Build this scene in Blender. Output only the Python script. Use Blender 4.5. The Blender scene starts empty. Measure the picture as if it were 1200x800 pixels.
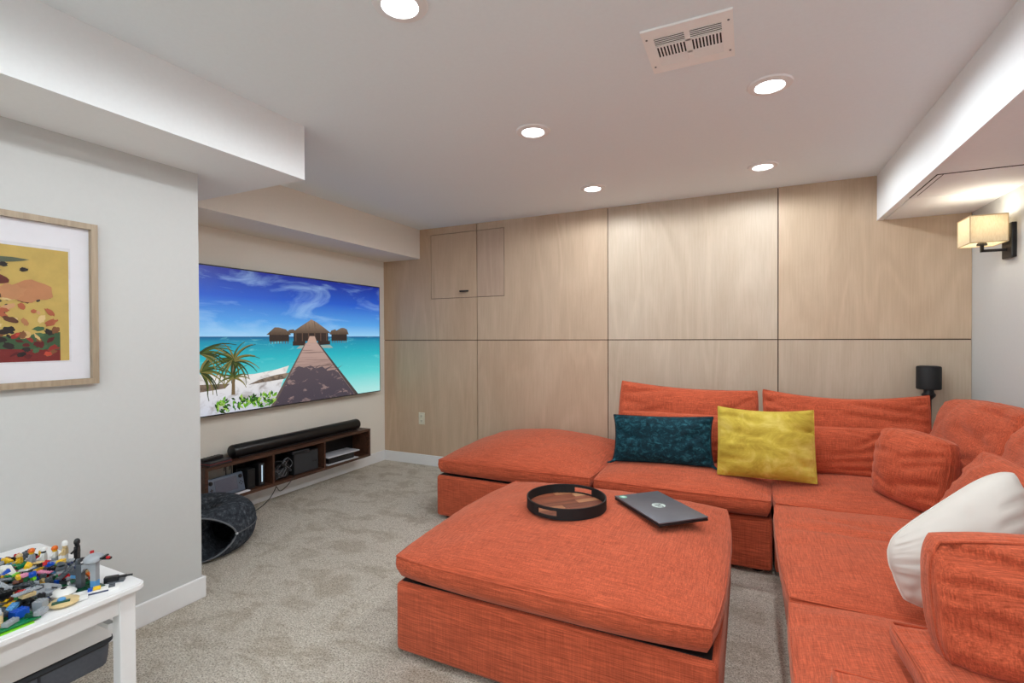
import bpy, bmesh, math, random
from mathutils import Vector, Matrix, noise

S = bpy.context.scene
COL = S.collection
PI = math.pi

# ------------------------------------------------------------------ camera
FPX = 578.18
YAW, PITCH, ROLL = 0.4459, 0.0087, -0.0045
EYE = 1.2377
def setup_camera():
    cy, sy, cp, sp = math.cos(YAW), math.sin(YAW), math.cos(PITCH), math.sin(PITCH)
    fw = Vector((-sy * cp, cy * cp, -sp)); rt = Vector((cy, sy, 0)); up = rt.cross(fw)
    cr, sr = math.cos(ROLL), math.sin(ROLL)
    r2 = rt * cr + up * sr; u2 = up * cr - rt * sr
    cam = bpy.data.cameras.new('camera'); o = bpy.data.objects.new('camera', cam); COL.objects.link(o)
    cam.sensor_fit = 'HORIZONTAL'; cam.sensor_width = 36; cam.lens = FPX / 1200 * 36
    cam.clip_start = 0.02
    o.matrix_world = Matrix(((r2.x, u2.x, -fw.x, 0), (r2.y, u2.y, -fw.y, 0), (r2.z, u2.z, -fw.z, EYE), (0, 0, 0, 1)))
    S.camera = o
setup_camera()

# ------------------------------------------------------------------ world, exposure
w = bpy.data.worlds.new('world'); S.world = w; w.use_nodes = True
w.node_tree.nodes['Background'].inputs[0].default_value = (0.92, 0.97, 1.0, 1)   # even white daylight, fill let in by the added door
w.node_tree.nodes['Background'].inputs[1].default_value = 2.3
S.view_settings.view_transform = 'Standard'; S.view_settings.look = 'None'
S.view_settings.gamma = 1.0; S.view_settings.use_curve_mapping = False
S.view_settings.exposure = 0.0
DOWNLIGHT_W = 25.0          # watts of each recessed ceiling lamp
SCONCE_W = 1.7

FILL_DOOR = (-2.25, 0.45, 2.04)   # unseen glass door added to let in fill light: x0, x1, height

# ------------------------------------------------------------------ room numbers (metres)
D = 3.96       # face of the plywood wall
H = 2.285      # ceiling
XL = -3.333    # wall behind the television
XN, YN = -2.36, 1.48   # face and end of the near left wall
XR = 1.245     # right wall
XB, ZB = 0.764, 1.991  # boxed beam along the right wall
S0 = -2.247; S1 = S0 + 1.22; S2 = S1 + 1.22; SZ = 1.2125
YF = -3.0      # wall behind the camera
_p = bpy.data.lights.new('door_fill_daylight', 'AREA'); _p.shape = 'RECTANGLE'; _p.size = FILL_DOOR[1] - FILL_DOOR[0]; _p.size_y = FILL_DOOR[2]
_p.cycles.is_portal = True      # only guides the fill daylight through the added glass door
_o = bpy.data.objects.new('door_fill_daylight', _p); COL.objects.link(_o)
_o.location = ((FILL_DOOR[0] + FILL_DOOR[1]) / 2, YF - 0.11, FILL_DOOR[2] / 2); _o.rotation_euler = (PI / 2, 0, 0)

# ------------------------------------------------------------------ materials
def srgb(r, g, b):
    f = lambda c: (c / 255 / 12.92) if c / 255 <= 0.04045 else ((c / 255 + 0.055) / 1.055) ** 2.4
    return (f(r), f(g), f(b), 1)
def newmat(name):
    m = bpy.data.materials.new(name); m.use_nodes = True
    nt = m.node_tree; b = nt.nodes['Principled BSDF']
    return m, nt, b
def node(nt, t, **kw):
    n = nt.nodes.new(t)
    for k, v in kw.items(): setattr(n, k, v)
    return n
def mapped(nt, scale, coord='Object', loc=(0, 0, 0)):
    tc = node(nt, 'ShaderNodeTexCoord'); mp = node(nt, 'ShaderNodeMapping')
    mp.inputs['Scale'].default_value = scale; mp.inputs['Location'].default_value = loc
    if coord == 'World':
        g = node(nt, 'ShaderNodeNewGeometry'); nt.links.new(g.outputs['Position'], mp.inputs['Vector'])
    else:
        nt.links.new(tc.outputs[coord], mp.inputs['Vector'])
    return mp.outputs['Vector']
def noisetex(nt, vec, scale, detail=3, rough=0.55, dist=0):
    n = node(nt, 'ShaderNodeTexNoise'); n.inputs['Scale'].default_value = scale
    n.inputs['Detail'].default_value = detail; n.inputs['Roughness'].default_value = rough
    n.inputs['Distortion'].default_value = dist
    nt.links.new(vec, n.inputs['Vector']); return n.outputs['Fac']
def ramp(nt, fac, stops):
    r = node(nt, 'ShaderNodeValToRGB'); e = r.color_ramp.elements
    while len(e) < len(stops): e.new(0.5)
    for i, (p, c) in enumerate(stops): e[i].position = p; e[i].color = c
    nt.links.new(fac, r.inputs['Fac']); return r.outputs['Color']
def mixc(nt, a, b, fac, mode='MIX'):
    m = node(nt, 'ShaderNodeMix', data_type='RGBA', blend_type=mode)
    for sock, val in ((m.inputs[0], fac), (m.inputs[6], a), (m.inputs[7], b)):
        if hasattr(val, 'is_linked'): nt.links.new(val, sock)
        else: sock.default_value = val
    return m.outputs[2]
def math_n(nt, op, a, b):
    m = node(nt, 'ShaderNodeMath', operation=op)
    for sock, val in ((m.inputs[0], a), (m.inputs[1], b)):
        if hasattr(val, 'is_linked'): nt.links.new(val, sock)
        else: sock.default_value = val
    return m.outputs[0]
def bump(nt, b, h, strength, dist):
    n = node(nt, 'ShaderNodeBump'); n.inputs['Strength'].default_value = strength; n.inputs['Distance'].default_value = dist
    nt.links.new(h, n.inputs['Height']); nt.links.new(n.outputs['Normal'], b.inputs['Normal'])
def scale_c(c, k): return (min(1, c[0] * k), min(1, c[1] * k), min(1, c[2] * k), 1)

def plain(name, c, rough=0.5, metal=0.0, var=0.06, nscale=30, bmp=0.0, spec=0.5):
    m, nt, b = newmat(name)
    f = noisetex(nt, mapped(nt, (1, 1, 1)), nscale, 4)
    nt.links.new(ramp(nt, f, [(0.3, scale_c(c, 1 - var)), (0.7, scale_c(c, 1 + var))]), b.inputs['Base Color'])
    b.inputs['Roughness'].default_value = rough; b.inputs['Metallic'].default_value = metal
    b.inputs['Specular IOR Level'].default_value = spec
    if bmp: bump(nt, b, f, bmp, 0.002)
    return m
def emissive(name, c, strength):
    m, nt, b = newmat(name)
    b.inputs['Base Color'].default_value = (0.8, 0.8, 0.8, 1)
    b.inputs['Emission Color'].default_value = c; b.inputs['Emission Strength'].default_value = strength
    return m
def linen(name, c, sheen=0.26):
    m, nt, b = newmat(name)
    tc = node(nt, 'ShaderNodeTexCoord'); sx = node(nt, 'ShaderNodeSeparateXYZ'); nt.links.new(tc.outputs['Normal'], sx.inputs[0])
    wt = [math_n(nt, 'SUBTRACT', 1.0, math_n(nt, 'ABSOLUTE', sx.outputs[i], 0.0)) for i in range(3)]
    def threads(lo, hi, o, det):
        # long threads along each axis, used only on faces that run along that axis
        v = [noisetex(nt, mapped(nt, sc, loc=(o, 1.0 + o * i, 2.0)), 1, det) for i, sc in enumerate(((lo, hi, hi), (hi, lo, hi), (hi, hi, lo)))]
        wq = [wt[0], wt[1], math_n(nt, 'MULTIPLY', wt[2], 0.45)]   # the weft shows more than the warp
        w_ = [math_n(nt, 'MULTIPLY', v[i], wq[i]) for i in range(3)]
        num = math_n(nt, 'ADD', math_n(nt, 'ADD', w_[0], w_[1]), w_[2])
        den = math_n(nt, 'ADD', math_n(nt, 'ADD', wq[0], wq[1]), wq[2])
        return math_n(nt, 'DIVIDE', num, den)
    fine = threads(14, 420, 1.0, 1); slub = threads(6, 190, 4.0, 0)
    big = noisetex(nt, mapped(nt, (1, 1, 1)), 5, 3)
    col = ramp(nt, fine, [(0.34, scale_c(c, 0.70)), (0.5, c), (0.66, scale_c(c, 1.35))])
    col = mixc(nt, col, ramp(nt, slub, [(0.30, (0.78, 0.73, 0.71, 1)), (0.5, (0.94, 0.93, 0.93, 1)), (0.66, (1, 1, 1, 1))]), 1.0, 'MULTIPLY')
    col = mixc(nt, col, ramp(nt, big, [(0.3, (0.88, 0.86, 0.85, 1)), (0.7, (1, 1, 1, 1))]), 1.0, 'MULTIPLY')
    nt.links.new(col, b.inputs['Base Color'])
    b.inputs['Roughness'].default_value = 0.95; b.inputs['Specular IOR Level'].default_value = 0.1
    b.inputs['Sheen Weight'].default_value = sheen; b.inputs['Sheen Roughness'].default_value = 0.5
    b.inputs['Sheen Tint'].default_value = (1.0, 0.62, 0.48, 1)
    bump(nt, b, math_n(nt, 'ADD', fine, slub), 0.3, 0.003)
    return m
def velvet(name, c_dark, c_mid, c_light, scale=14, sheen=0.6):
    m, nt, b = newmat(name)
    f = noisetex(nt, mapped(nt, (1, 1.4, 1)), scale, 5, 0.7, 0.6)
    nt.links.new(ramp(nt, f, [(0.32, c_dark), (0.52, c_mid), (0.72, c_light)]), b.inputs['Base Color'])
    b.inputs['Roughness'].default_value = 0.75; b.inputs['Specular IOR Level'].default_value = 0.2
    b.inputs['Sheen Weight'].default_value = sheen; b.inputs['Sheen Tint'].default_value = c_light
    bump(nt, b, f, 0.25, 0.004)
    return m
def plywood(name, shift, tone):
    m, nt, b = newmat(name)
    warp = noisetex(nt, mapped(nt, (2.4, 2.4, 0.42), 'World', shift), 1.0, 2, 0.5, 0.9)
    rings = math_n(nt, 'SINE', math_n(nt, 'MULTIPLY', warp, 46.0), 0.0)
    rings = math_n(nt, 'MULTIPLY_ADD', rings, 0.5)
    nt.nodes[-1].inputs[2].default_value = 0.5
    ringc = ramp(nt, rings, [(0.0, srgb(*[t - 3 for t in tone])), (0.6, srgb(*tone)), (1.0, srgb(*[t + 4 for t in tone]))])
    fine = noisetex(nt, mapped(nt, (120, 120, 5), 'World', shift), 1.0, 3)
    col = mixc(nt, ringc, ramp(nt, fine, [(0.3, (0.93, 0.92, 0.905, 1)), (0.6, (1, 1, 1, 1))]), 1.0, 'MULTIPLY')
    blot = noisetex(nt, mapped(nt, (2.4, 2.4, 1.1), 'World', shift), 1.4, 4, 0.6, 0.8)
    col = mixc(nt, col, ramp(nt, blot, [(0.3, (0.9, 0.87, 0.84, 1)), (0.7, (1, 1, 1, 1))]), 1.0, 'MULTIPLY')
    nt.links.new(col, b.inputs['Base Color'])
    b.inputs['Roughness'].default_value = 0.48; b.inputs['Specular IOR Level'].default_value = 0.3
    bump(nt, b, fine, 0.05, 0.001)
    return m
def darkwood(name, c1, c2, stretch=(60, 3, 60)):
    m, nt, b = newmat(name)
    f = noisetex(nt, mapped(nt, stretch), 1.0, 4, 0.6, 0.4)
    nt.links.new(ramp(nt, f, [(0.3, c1), (0.7, c2)]), b.inputs['Base Color'])
    b.inputs['Roughness'].default_value = 0.45
    return m
def carpet_mat():
    m, nt, b = newmat('carpet_pile')
    fine = noisetex(nt, mapped(nt, (1, 1, 1)), 150, 4, 0.8)
    mid = noisetex(nt, mapped(nt, (1, 1, 1)), 45, 3, 0.6)
    big = noisetex(nt, mapped(nt, (1, 1.5, 1)), 4.5, 5, 0.65, 0.6)
    c = ramp(nt, fine, [(0.34, srgb(128, 116, 100)), (0.49, srgb(226, 216, 200)), (0.62, srgb(255, 250, 240))])
    c = mixc(nt, c, ramp(nt, mid, [(0.3, (0.82, 0.80, 0.77, 1)), (0.55, (1, 1, 1, 1))]), 1.0, 'MULTIPLY')
    c = mixc(nt, c, ramp(nt, big, [(0.40, (0.82, 0.79, 0.75, 1)), (0.52, (1, 1, 1, 1))]), 1.0, 'MULTIPLY')
    nt.links.new(c, b.inputs['Base Color'])
    b.inputs['Roughness'].default_value = 1.0; b.inputs['Specular IOR Level'].default_value = 0.05
    h = math_n(nt, 'ADD', math_n(nt, 'MULTIPLY', fine, 0.7), math_n(nt, 'MULTIPLY', mid, 0.8))
    bump(nt, b, h, 0.8, 0.02)
    return m
def felt_mat():
    m, nt, b = newmat('grey_felt')
    f = noisetex(nt, mapped(nt, (1, 1, 1)), 38, 5, 0.75)
    nt.links.new(ramp(nt, f, [(0.3, srgb(36, 40, 46)), (0.52, srgb(64, 69, 76)), (0.72, srgb(112, 118, 126))]), b.inputs['Base Color'])
    b.inputs['Roughness'].default_value = 1; b.inputs['Specular IOR Level'].default_value = 0.05
    bump(nt, b, f, 0.3, 0.004)
    return m
def gradient(name, axis, stops, lo, hi, strength, nz=None, emit=True):
    """flat screen colour: ramp along one local axis, optional noise clouds"""
    m, nt, b = newmat(name)
    tc = node(nt, 'ShaderNodeTexCoord'); sp = node(nt, 'ShaderNodeSeparateXYZ'); nt.links.new(tc.outputs['Object'], sp.inputs[0])
    mr = node(nt, 'ShaderNodeMapRange'); mr.inputs[1].default_value = lo; mr.inputs[2].default_value = hi
    nt.links.new(sp.outputs[axis], mr.inputs[0])
    c = ramp(nt, mr.outputs[0], stops)
    if nz:
        vec_scale, thr0, thr1, c2 = nz
        f = noisetex(nt, mapped(nt, vec_scale), 1.0, 5, 0.6, 0.7)
        c = mixc(nt, c, c2, ramp(nt, f, [(thr0, (0, 0, 0, 1)), (thr1, (1, 1, 1, 1))]))
    b.inputs['Base Color'].default_value = (0.01, 0.01, 0.01, 1)
    b.inputs['Roughness'].default_value = 0.25
    nt.links.new(c, b.inputs['Emission Color']); b.inputs['Emission Strength'].default_value = strength
    return m

WALL = plain('white_wall_paint', srgb(202, 203, 201), 0.7, var=0.01, nscale=60, spec=0.2)
CEIL = plain('ceiling_paint', srgb(236, 245, 249), 0.85, var=0.01, nscale=60, spec=0.1)
SOFFIT_LIT = plain('soffit_white_paint_lit', srgb(242, 245, 246), 0.7, var=0.01, nscale=60, spec=0.2)  # wall white made lighter, stands in for stronger light on the beams
ALCOVE_LIT = plain('cream_wall_paint_lit', srgb(240, 235, 224), 0.7, var=0.01, nscale=60, spec=0.2)  # warm cream, set lighter than the walls to stand in for alcove light
TRIM = plain('white_trim_paint', srgb(236, 236, 236), 0.4, var=0.01)
CARPET = carpet_mat()
GAPWOOD = plain('panel_gap_brown', srgb(72, 48, 33), 0.8)
ORANGE = linen('rust_linen', srgb(194, 92, 63))
TEAL = velvet('teal_crushed_velvet', srgb(2, 24, 32), srgb(6, 50, 62), srgb(48, 108, 120), 30)
YELLOW = velvet('mustard_velvet', srgb(164, 138, 44), srgb(196, 172, 66), srgb(220, 200, 106), 7)
WHITECLOTH = plain('white_cotton', srgb(216, 210, 202), 0.9, var=0.03, nscale=8, bmp=0.1, spec=0.1)
BLACK = plain('black_plastic', srgb(24, 24, 26), 0.4)
SOFTBLACK = plain('matte_black', srgb(14, 14, 16), 0.7)
CHARCOAL = plain('charcoal_plastic', srgb(48, 50, 54), 0.45)
WALNUT = darkwood('walnut_veneer', srgb(58, 36, 26), srgb(94, 62, 46))
FELT = felt_mat()
FELTRIM = plain('pale_felt_edge', srgb(112, 116, 122), 0.9)
OAKFRAME = darkwood('pale_oak_frame', srgb(150, 132, 110), srgb(176, 158, 134), (60, 60, 4))
MATBOARD = plain('white_mat_board', srgb(238, 238, 244), 0.9, var=0.01)
GREYMETAL = plain('grey_laptop_shell', srgb(104, 106, 114), 0.4, 0.4, var=0.03)
BRONZE = plain('dark_bronze', srgb(48, 46, 46), 0.4, 0.6)
LENS = emissive('lamp_lens', (0.96, 0.98, 1.0, 1), 14.0)
IVORY = plain('ivory_plastic', srgb(222, 216, 196), 0.4)
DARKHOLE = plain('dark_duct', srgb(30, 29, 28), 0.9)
GREYFAB = plain('grey_bin_fabric', srgb(88, 92, 100), 0.9, var=0.08, nscale=120)

# ------------------------------------------------------------------ mesh helpers
class MB:
    """collects shapes into one mesh with material slots"""
    def __init__(s): s.v = []; s.f = []; s.m = []
    def add(s, vs, fs, mi=0):
        k = len(s.v); s.v += [tuple(v) for v in vs]
        s.f += [tuple(i + k for i in f) for f in fs]; s.m += [mi] * len(fs); return s
    def box(s, x0, x1, y0, y1, z0, z1, mi=0):
        vs = [(x0, y0, z0), (x1, y0, z0), (x1, y1, z0), (x0, y1, z0), (x0, y0, z1), (x1, y0, z1), (x1, y1, z1), (x0, y1, z1)]
        return s.add(vs, [(0, 3, 2, 1), (4, 5, 6, 7), (0, 1, 5, 4), (1, 2, 6, 5), (2, 3, 7, 6), (3, 0, 4, 7)], mi)
    def rbox(s, x0, x1, y0, y1, z0, z1, r=0.005, seg=2, mi=0):
        bm = bmesh.new()
        bmesh.ops.create_cube(bm, size=1)
        for v in bm.verts:
            v.co = Vector(((x0 + x1) / 2 + v.co.x * (x1 - x0), (y0 + y1) / 2 + v.co.y * (y1 - y0), (z0 + z1) / 2 + v.co.z * (z1 - z0)))
        r = min(r, 0.49 * min(x1 - x0, y1 - y0, z1 - z0))
        bmesh.ops.bevel(bm, geom=bm.edges[:], offset=r, segments=seg, affect='EDGES', profile=0.5)
        bm.verts.index_update()
        s.add([v.co[:] for v in bm.verts], [[v.index for v in f.verts] for f in bm.faces], mi); bm.free(); return s
    def lathe(s, prof, c=(0, 0, 0), n=32, axis='z', closed=False, mi=0):
        vs = []; fs = []
        for (r, h) in prof:
            for i in range(n):
                a = 2 * PI * i / n; p = (r * math.cos(a), r * math.sin(a), h)
                if axis == 'y': p = (p[0], h, p[1])
                if axis == 'x': p = (h, p[0], p[1])
                vs.append((c[0] + p[0], c[1] + p[1], c[2] + p[2]))
        m = len(prof)
        for j in range(m if closed else m - 1):
            for i in range(n):
                a = j * n + i; b = j * n + (i + 1) % n; j2 = ((j + 1) % m) * n
                fs.append((a, b, j2 + (i + 1) % n, j2 + i))
        if not closed:
            fs.append(tuple(range(n - 1, -1, -1))); fs.append(tuple((m - 1) * n + i for i in range(n)))
        return s.add(vs, fs, mi)
    def tube(s, pts, r, n=8, closed=False, mi=0):
        pts = [Vector(p) for p in pts]; vs = []; fs = []; m = len(pts); ref = Vector((0.123, 0.31, 0.94)).normalized()
        for i, p in enumerate(pts):
            if closed: t = pts[(i + 1) % m] - pts[i - 1]
            else: t = pts[min(i + 1, m - 1)] - pts[max(i - 1, 0)]
            t.normalize(); a = t.cross(ref)
            if a.length < 1e-3: a = t.cross(Vector((1, 0, 0)))
            a.normalize(); b = t.cross(a)
            rr = r(i / max(1, m - 1)) if callable(r) else r
            for k in range(n):
                g = 2 * PI * k / n; vs.append(p + a * math.cos(g) * rr + b * math.sin(g) * rr)
        for i in range(m if closed else m - 1):
            for k in range(n):
                i2 = (i + 1) % m
                fs.append((i * n + k, i * n + (k + 1) % n, i2 * n + (k + 1) % n, i2 * n + k))
        if not closed:
            fs.append(tuple(range(n - 1, -1, -1))); fs.append(tuple((m - 1) * n + k for k in range(n)))
        return s.add(vs, fs, mi)
    def prism(s, poly, y0, y1, axis='y', mi=0):
        n = len(poly); vs = []
        for d in (y0, y1):
            for a, b in poly:
                vs.append({'y': (a, d, b), 'z': (a, b, d), 'x': (d, a, b)}[axis])
        fs = [tuple(range(n)), tuple(range(2 * n - 1, n - 1, -1))]
        for i in range(n): fs.append((i, i + n, (i + 1) % n + n, (i + 1) % n))
        return s.add(vs, fs, mi)
    def poly(s, pts, mi=0): return s.add(pts, [tuple(range(len(pts)))], mi)
    def mesh(s, name, mats):
        me = bpy.data.meshes.new(name); me.from_pydata(s.v, [], s.f)
        for m in (mats if isinstance(mats, (list, tuple)) else [mats]): me.materials.append(m)
        me.polygons.foreach_set('material_index', s.m)
        bm = bmesh.new(); bm.from_mesh(me); bmesh.ops.recalc_face_normals(bm, faces=bm.faces[:]); bm.to_mesh(me); bm.free()
        return me
    def build(s, name, mats, parent=None, smooth=False, loc=None, recalc=True):
        me = s.mesh(name, mats)
        if smooth: shade(me, smooth if isinstance(smooth, float) else 0.7)
        return link(name, me, parent, loc)
def shade(me, ang=0.7):
    me.polygons.foreach_set('use_smooth', [True] * len(me.polygons))
    try: me.set_sharp_from_angle(angle=ang)
    except Exception: pass
def link(name, me, parent=None, loc=None):
    o = bpy.data.objects.new(name, me); COL.objects.link(o)
    if parent: o.parent = parent
    if loc: o.location = loc
    return o
def tag(o, label=None, cat=None, group=None, kind=None):
    if label: o['label'] = label
    if cat: o['category'] = cat
    if group: o['group'] = group
    if kind: o['kind'] = kind
    return o
def thing(name, label, cat, loc=(0, 0, 0), rz=0, group=None):
    o = bpy.data.objects.new(name, None); COL.objects.link(o); o.empty_display_size = 0.05
    o.location = loc; o.rotation_euler = (0, 0, rz)
    return tag(o, label, cat, group)
def struct(name, mb, mats, label, cat=None, smooth=False):
    o = mb.build(name, mats, None, smooth); tag(o, label, cat or name.split('_')[0], None, 'structure'); return o

# ------------------------------------------------------------------ room shell
struct('floor', MB().box(XL - 0.1, XR + 0.1, YF - 0.1, D + 0.12, -0.08, 0), CARPET, 'beige grey cut pile carpet covering the floor')
struct('ceiling', MB().box(XL - 0.1, XR + 0.1, YF - 0.1, D + 0.12, H, H + 0.1), CEIL, 'flat white painted ceiling with recessed lamps')
struct('wall_left', MB().box(XN - 0.13, XN, YF, YN, 0, H), WALL, 'white wall on the left carrying the framed print')
struct('wall_alcove', MB().box(XL - 0.1, XL, YN - 0.1, D + 0.1, 0, H), ALCOVE_LIT, 'recessed wall behind the television, cream paint lightened to stand in for light')
struct('wall_return', MB().box(XL, XN - 0.13, YN - 0.12, YN, 0, H), ALCOVE_LIT, 'short return wall closing the television alcove')
struct('wall_right', MB().box(XR, XR + 0.1, YF, D + 0.1, 0, H), WALL, 'white wall on the right carrying the sconce')
struct('wall_front', MB().box(XL, FILL_DOOR[0], YF - 0.1, YF, 0, H).box(FILL_DOOR[1], XR, YF - 0.1, YF, 0, H).box(FILL_DOOR[0], FILL_DOOR[1], YF - 0.1, YF, FILL_DOOR[2], H), WALL, 'white wall behind the camera')
glass, nt, b = newmat('clear_glass'); tb = node(nt, 'ShaderNodeBsdfTransparent'); gb = node(nt, 'ShaderNodeBsdfGlossy'); gb.inputs['Roughness'].default_value = 0.02
mx = node(nt, 'ShaderNodeMixShader'); mx.inputs[0].default_value = 0.06
nt.links.new(tb.outputs[0], mx.inputs[1]); nt.links.new(gb.outputs[0], mx.inputs[2]); nt.links.new(mx.outputs[0], nt.nodes['Material Output'].inputs[0])
d1 = struct('door_fill_1', MB().box(FILL_DOOR[0], FILL_DOOR[0] + 0.05, YF - 0.09, YF - 0.01, 0, FILL_DOOR[2]).box(FILL_DOOR[1] - 0.05, FILL_DOOR[1], YF - 0.09, YF - 0.01, 0, FILL_DOOR[2]).box(FILL_DOOR[0], FILL_DOOR[1], YF - 0.09, YF - 0.01, FILL_DOOR[2] - 0.05, FILL_DOOR[2]).box(FILL_DOOR[0], FILL_DOOR[1], YF - 0.09, YF - 0.01, 0, 0.05).box((FILL_DOOR[0] + FILL_DOOR[1]) / 2 - 0.03, (FILL_DOOR[0] + FILL_DOOR[1]) / 2 + 0.03, YF - 0.09, YF - 0.01, 0.05, FILL_DOOR[2] - 0.05), TRIM, 'white framed sliding glass door added behind the camera to let in fill light')
MB().box(FILL_DOOR[0] + 0.05, FILL_DOOR[1] - 0.05, YF - 0.052, YF - 0.048, 0.05, FILL_DOOR[2] - 0.05).build('glass_pane', glass, d1)

wb = struct('wall_back', MB().box(XL, XR, D + 0.013, D + 0.1, 0, H), GAPWOOD, 'back wall clad in pale birch plywood panels')
G = 0.0035
cols = [XL, S0, S1, S2, XR]
tones = [[(206, 180, 154), (204, 179, 154), (198, 182, 162), (196, 180, 160)],
         [(204, 178, 152), (202, 179, 155), (199, 183, 163), (201, 179, 154)]]
HX0, HX1, HZ0, HZ1 = -2.752, -1.97, 1.612, 2.217      # hatch in the upper panels
SGAP = 0.0045
pm = {}
for r in range(2):
    for c in range(4):
        x0 = cols[c] + (G if c else 0.002); x1 = cols[c + 1] - (G if c < 3 else 0.002)
        z0, z1 = (0.0, SZ - G) if r == 0 else (SZ + G, H)
        m = plywood('birch_plywood_%d' % (r * 4 + c), (c * 7.3 + 1.7 * r, r * 3.1, c * 5.7 + r * 11.9), tones[r][c]); pm[r, c] = m
        if r == 1 and c == 0:
            poly = [(x0, z0), (x1, z0), (x1, HZ0 - SGAP), (HX0 - SGAP, HZ0 - SGAP), (HX0 - SGAP, HZ1 + SGAP), (x1, HZ1 + SGAP), (x1, z1), (x0, z1)]
        elif r == 1 and c == 1:
            poly = [(x0, z0), (x1, z0), (x1, z1), (x0, z1), (x0, HZ1 + SGAP), (HX1 + SGAP, HZ1 + SGAP), (HX1 + SGAP, HZ0 - SGAP), (x0, HZ0 - SGAP)]
        else: poly = [(x0, z0), (x1, z0), (x1, z1), (x0, z1)]
        MB().prism(poly, D, D + 0.0125).build('wood_panel', m, wb)
hatch = thing('access_hatch', 'small plywood cupboard hatch with black pull high on the panelled wall', 'hatch', ((HX0 + HX1) / 2, D, HZ0))
cx = (HX0 + HX1) / 2
MB().box(HX0 - cx, S0 - G - cx, 0, 0.0125, 0, HZ1 - HZ0).build('hatch_panel', pm[1, 0], hatch)
MB().box(S0 + G - cx, HX1 - cx, 0, 0.0125, 0, HZ1 - HZ0).build('hatch_panel', plywood('birch_plywood_hatch', (31.0, 2.0, 4.0), (196, 172, 152)), hatch)
hp = MB().rbox(-0.05, 0.045, -0.022, -0.012, -0.007, 0.007, 0.003).box(-0.04, -0.03, -0.013, 0, -0.005, 0.005).box(0.025, 0.035, -0.013, 0, -0.005, 0.005)
tag(hp.build('pull_handle', BLACK, hatch, loc=(-2.375 - cx, 0, 1.668 - HZ0)), 'small black bar pull')

# soffits
struct('trim_1', MB().box(XL, -1.98, YF, 1.77, 2.02, H), SOFFIT_LIT, 'boxed white soffit hanging below the ceiling over the left wall', 'soffit')
struct('trim_2', MB().box(XL, -2.885, 1.77, D, 2.003, H), ALCOVE_LIT, 'low white soffit above the television', 'soffit')
rs = struct('trim_3', MB().box(XB, XR, YF, D, ZB + 0.0069, H), SOFFIT_LIT, 'boxed white beam along the top of the right wall', 'soffit')
for (x0, x1, y0, y1) in ((XB, XR, YF, 2.950), (XB, 0.799, 2.950, D), (0.807, XR, 3.40, D)):
    MB().box(x0, x1, y0, y1, ZB, ZB + 0.0068).build('cover_board', SOFFIT_LIT, rs)
ap = MB().box(0.807, 0.825, 2.957, 3.36, ZB, ZB + 0.0068).box(0.830, XR, 2.957, 3.36, ZB, ZB + 0.0068).box(0.807, XR, 3.36, 3.395, ZB, ZB + 0.0068)
tag(MB().box(0.7995, XR, 2.9505, 2.9565, ZB - 0.0022, ZB + 0.0055).box(0.7995, 0.8065, 2.95, 3.40, ZB + 0.0004, ZB + 0.0055).box(0.8255, 0.8295, 2.957, 3.36, ZB + 0.0004, ZB + 0.0055).build('joint_shade_strip', DARKHOLE, rs), 'dark strip standing in for the shaded joint between the boards')  # dark strips put in for the shade of the panel gaps
tag(ap.build('access_panel', SOFFIT_LIT, rs), 'white access panel with dark joint lines')

# baseboards
BH, BT = 0.10, 0.014
def baseboard(name, x0, x1, y0, y1, label):
    struct(name, MB().rbox(x0, x1, y0, y1, 0, BH, 0.003, 1), TRIM, label)
baseboard('baseboard_left', XN, XN + BT, YF, YN + BT, 'white baseboard along the near left wall')
baseboard('baseboard_return', XN - 0.14, XN, YN, YN + BT, 'white baseboard wrapping the end of the left wall')
baseboard('baseboard_alcove', XL, XL + BT, YN, D, 'white baseboard under the floating media shelf')
baseboard('baseboard_back', XL + BT, XR, D - BT, D, 'white baseboard below the plywood panels')
baseboard('baseboard_right', XR - BT, XR, YF, D - BT, 'white baseboard along the right wall')

# ------------------------------------------------------------------ recessed ceiling lamps
def downlight(x, y, label):
    t = thing('recessed_ceiling_light', label, 'ceiling light', (x, y, H), 0, 'recessed ceiling lights')
    MB().lathe([(0.052, -0.001), (0.058, -0.010), (0.084, -0.006), (0.088, 0.0), (0.052, 0.0)], n=40, closed=True).build('trim_ring', TRIM, t, True)
    MB().lathe([(0.001, -0.0085), (0.03, -0.0075), (0.046, -0.005), (0.053, -0.001)], n=40).build('lens', LENS, t, True)
    l = bpy.data.lights.new('lamp_bulb', 'SPOT'); l.shadow_soft_size = 0.05; l.energy = DOWNLIGHT_W; l.spot_size = math.radians(179); l.spot_blend = 0.28
    l.color = (0.90, 0.96, 1.0)
    o = bpy.data.objects.new('lamp_bulb', l); COL.objects.link(o); o.parent = t; o.location = (0, 0, -0.02)
downlight(-0.985, 1.256, 'recessed ceiling lamp cut by the top edge of the picture')
downlight(-0.985, 2.32, 'recessed ceiling lamp left of the air vent, nearer of the left pair')
downlight(-0.985, 3.39, 'recessed ceiling lamp nearest the hatch, far left one')
downlight(0.083, 2.33, 'recessed ceiling lamp right of the air vent, largest one')
downlight(0.083, 3.42, 'recessed ceiling lamp close to the plywood wall, far right one')
for i, (x, y) in enumerate(((0.083, 1.256), (-0.985, 0.19), (0.083, 0.19), (-0.985, -0.88), (0.083, -0.88), (-0.985, -1.95), (0.083, -1.95))):  # unseen lamps added to brighten the room
    downlight(x, y, 'recessed ceiling lamp added outside the picture as fill light')

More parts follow.
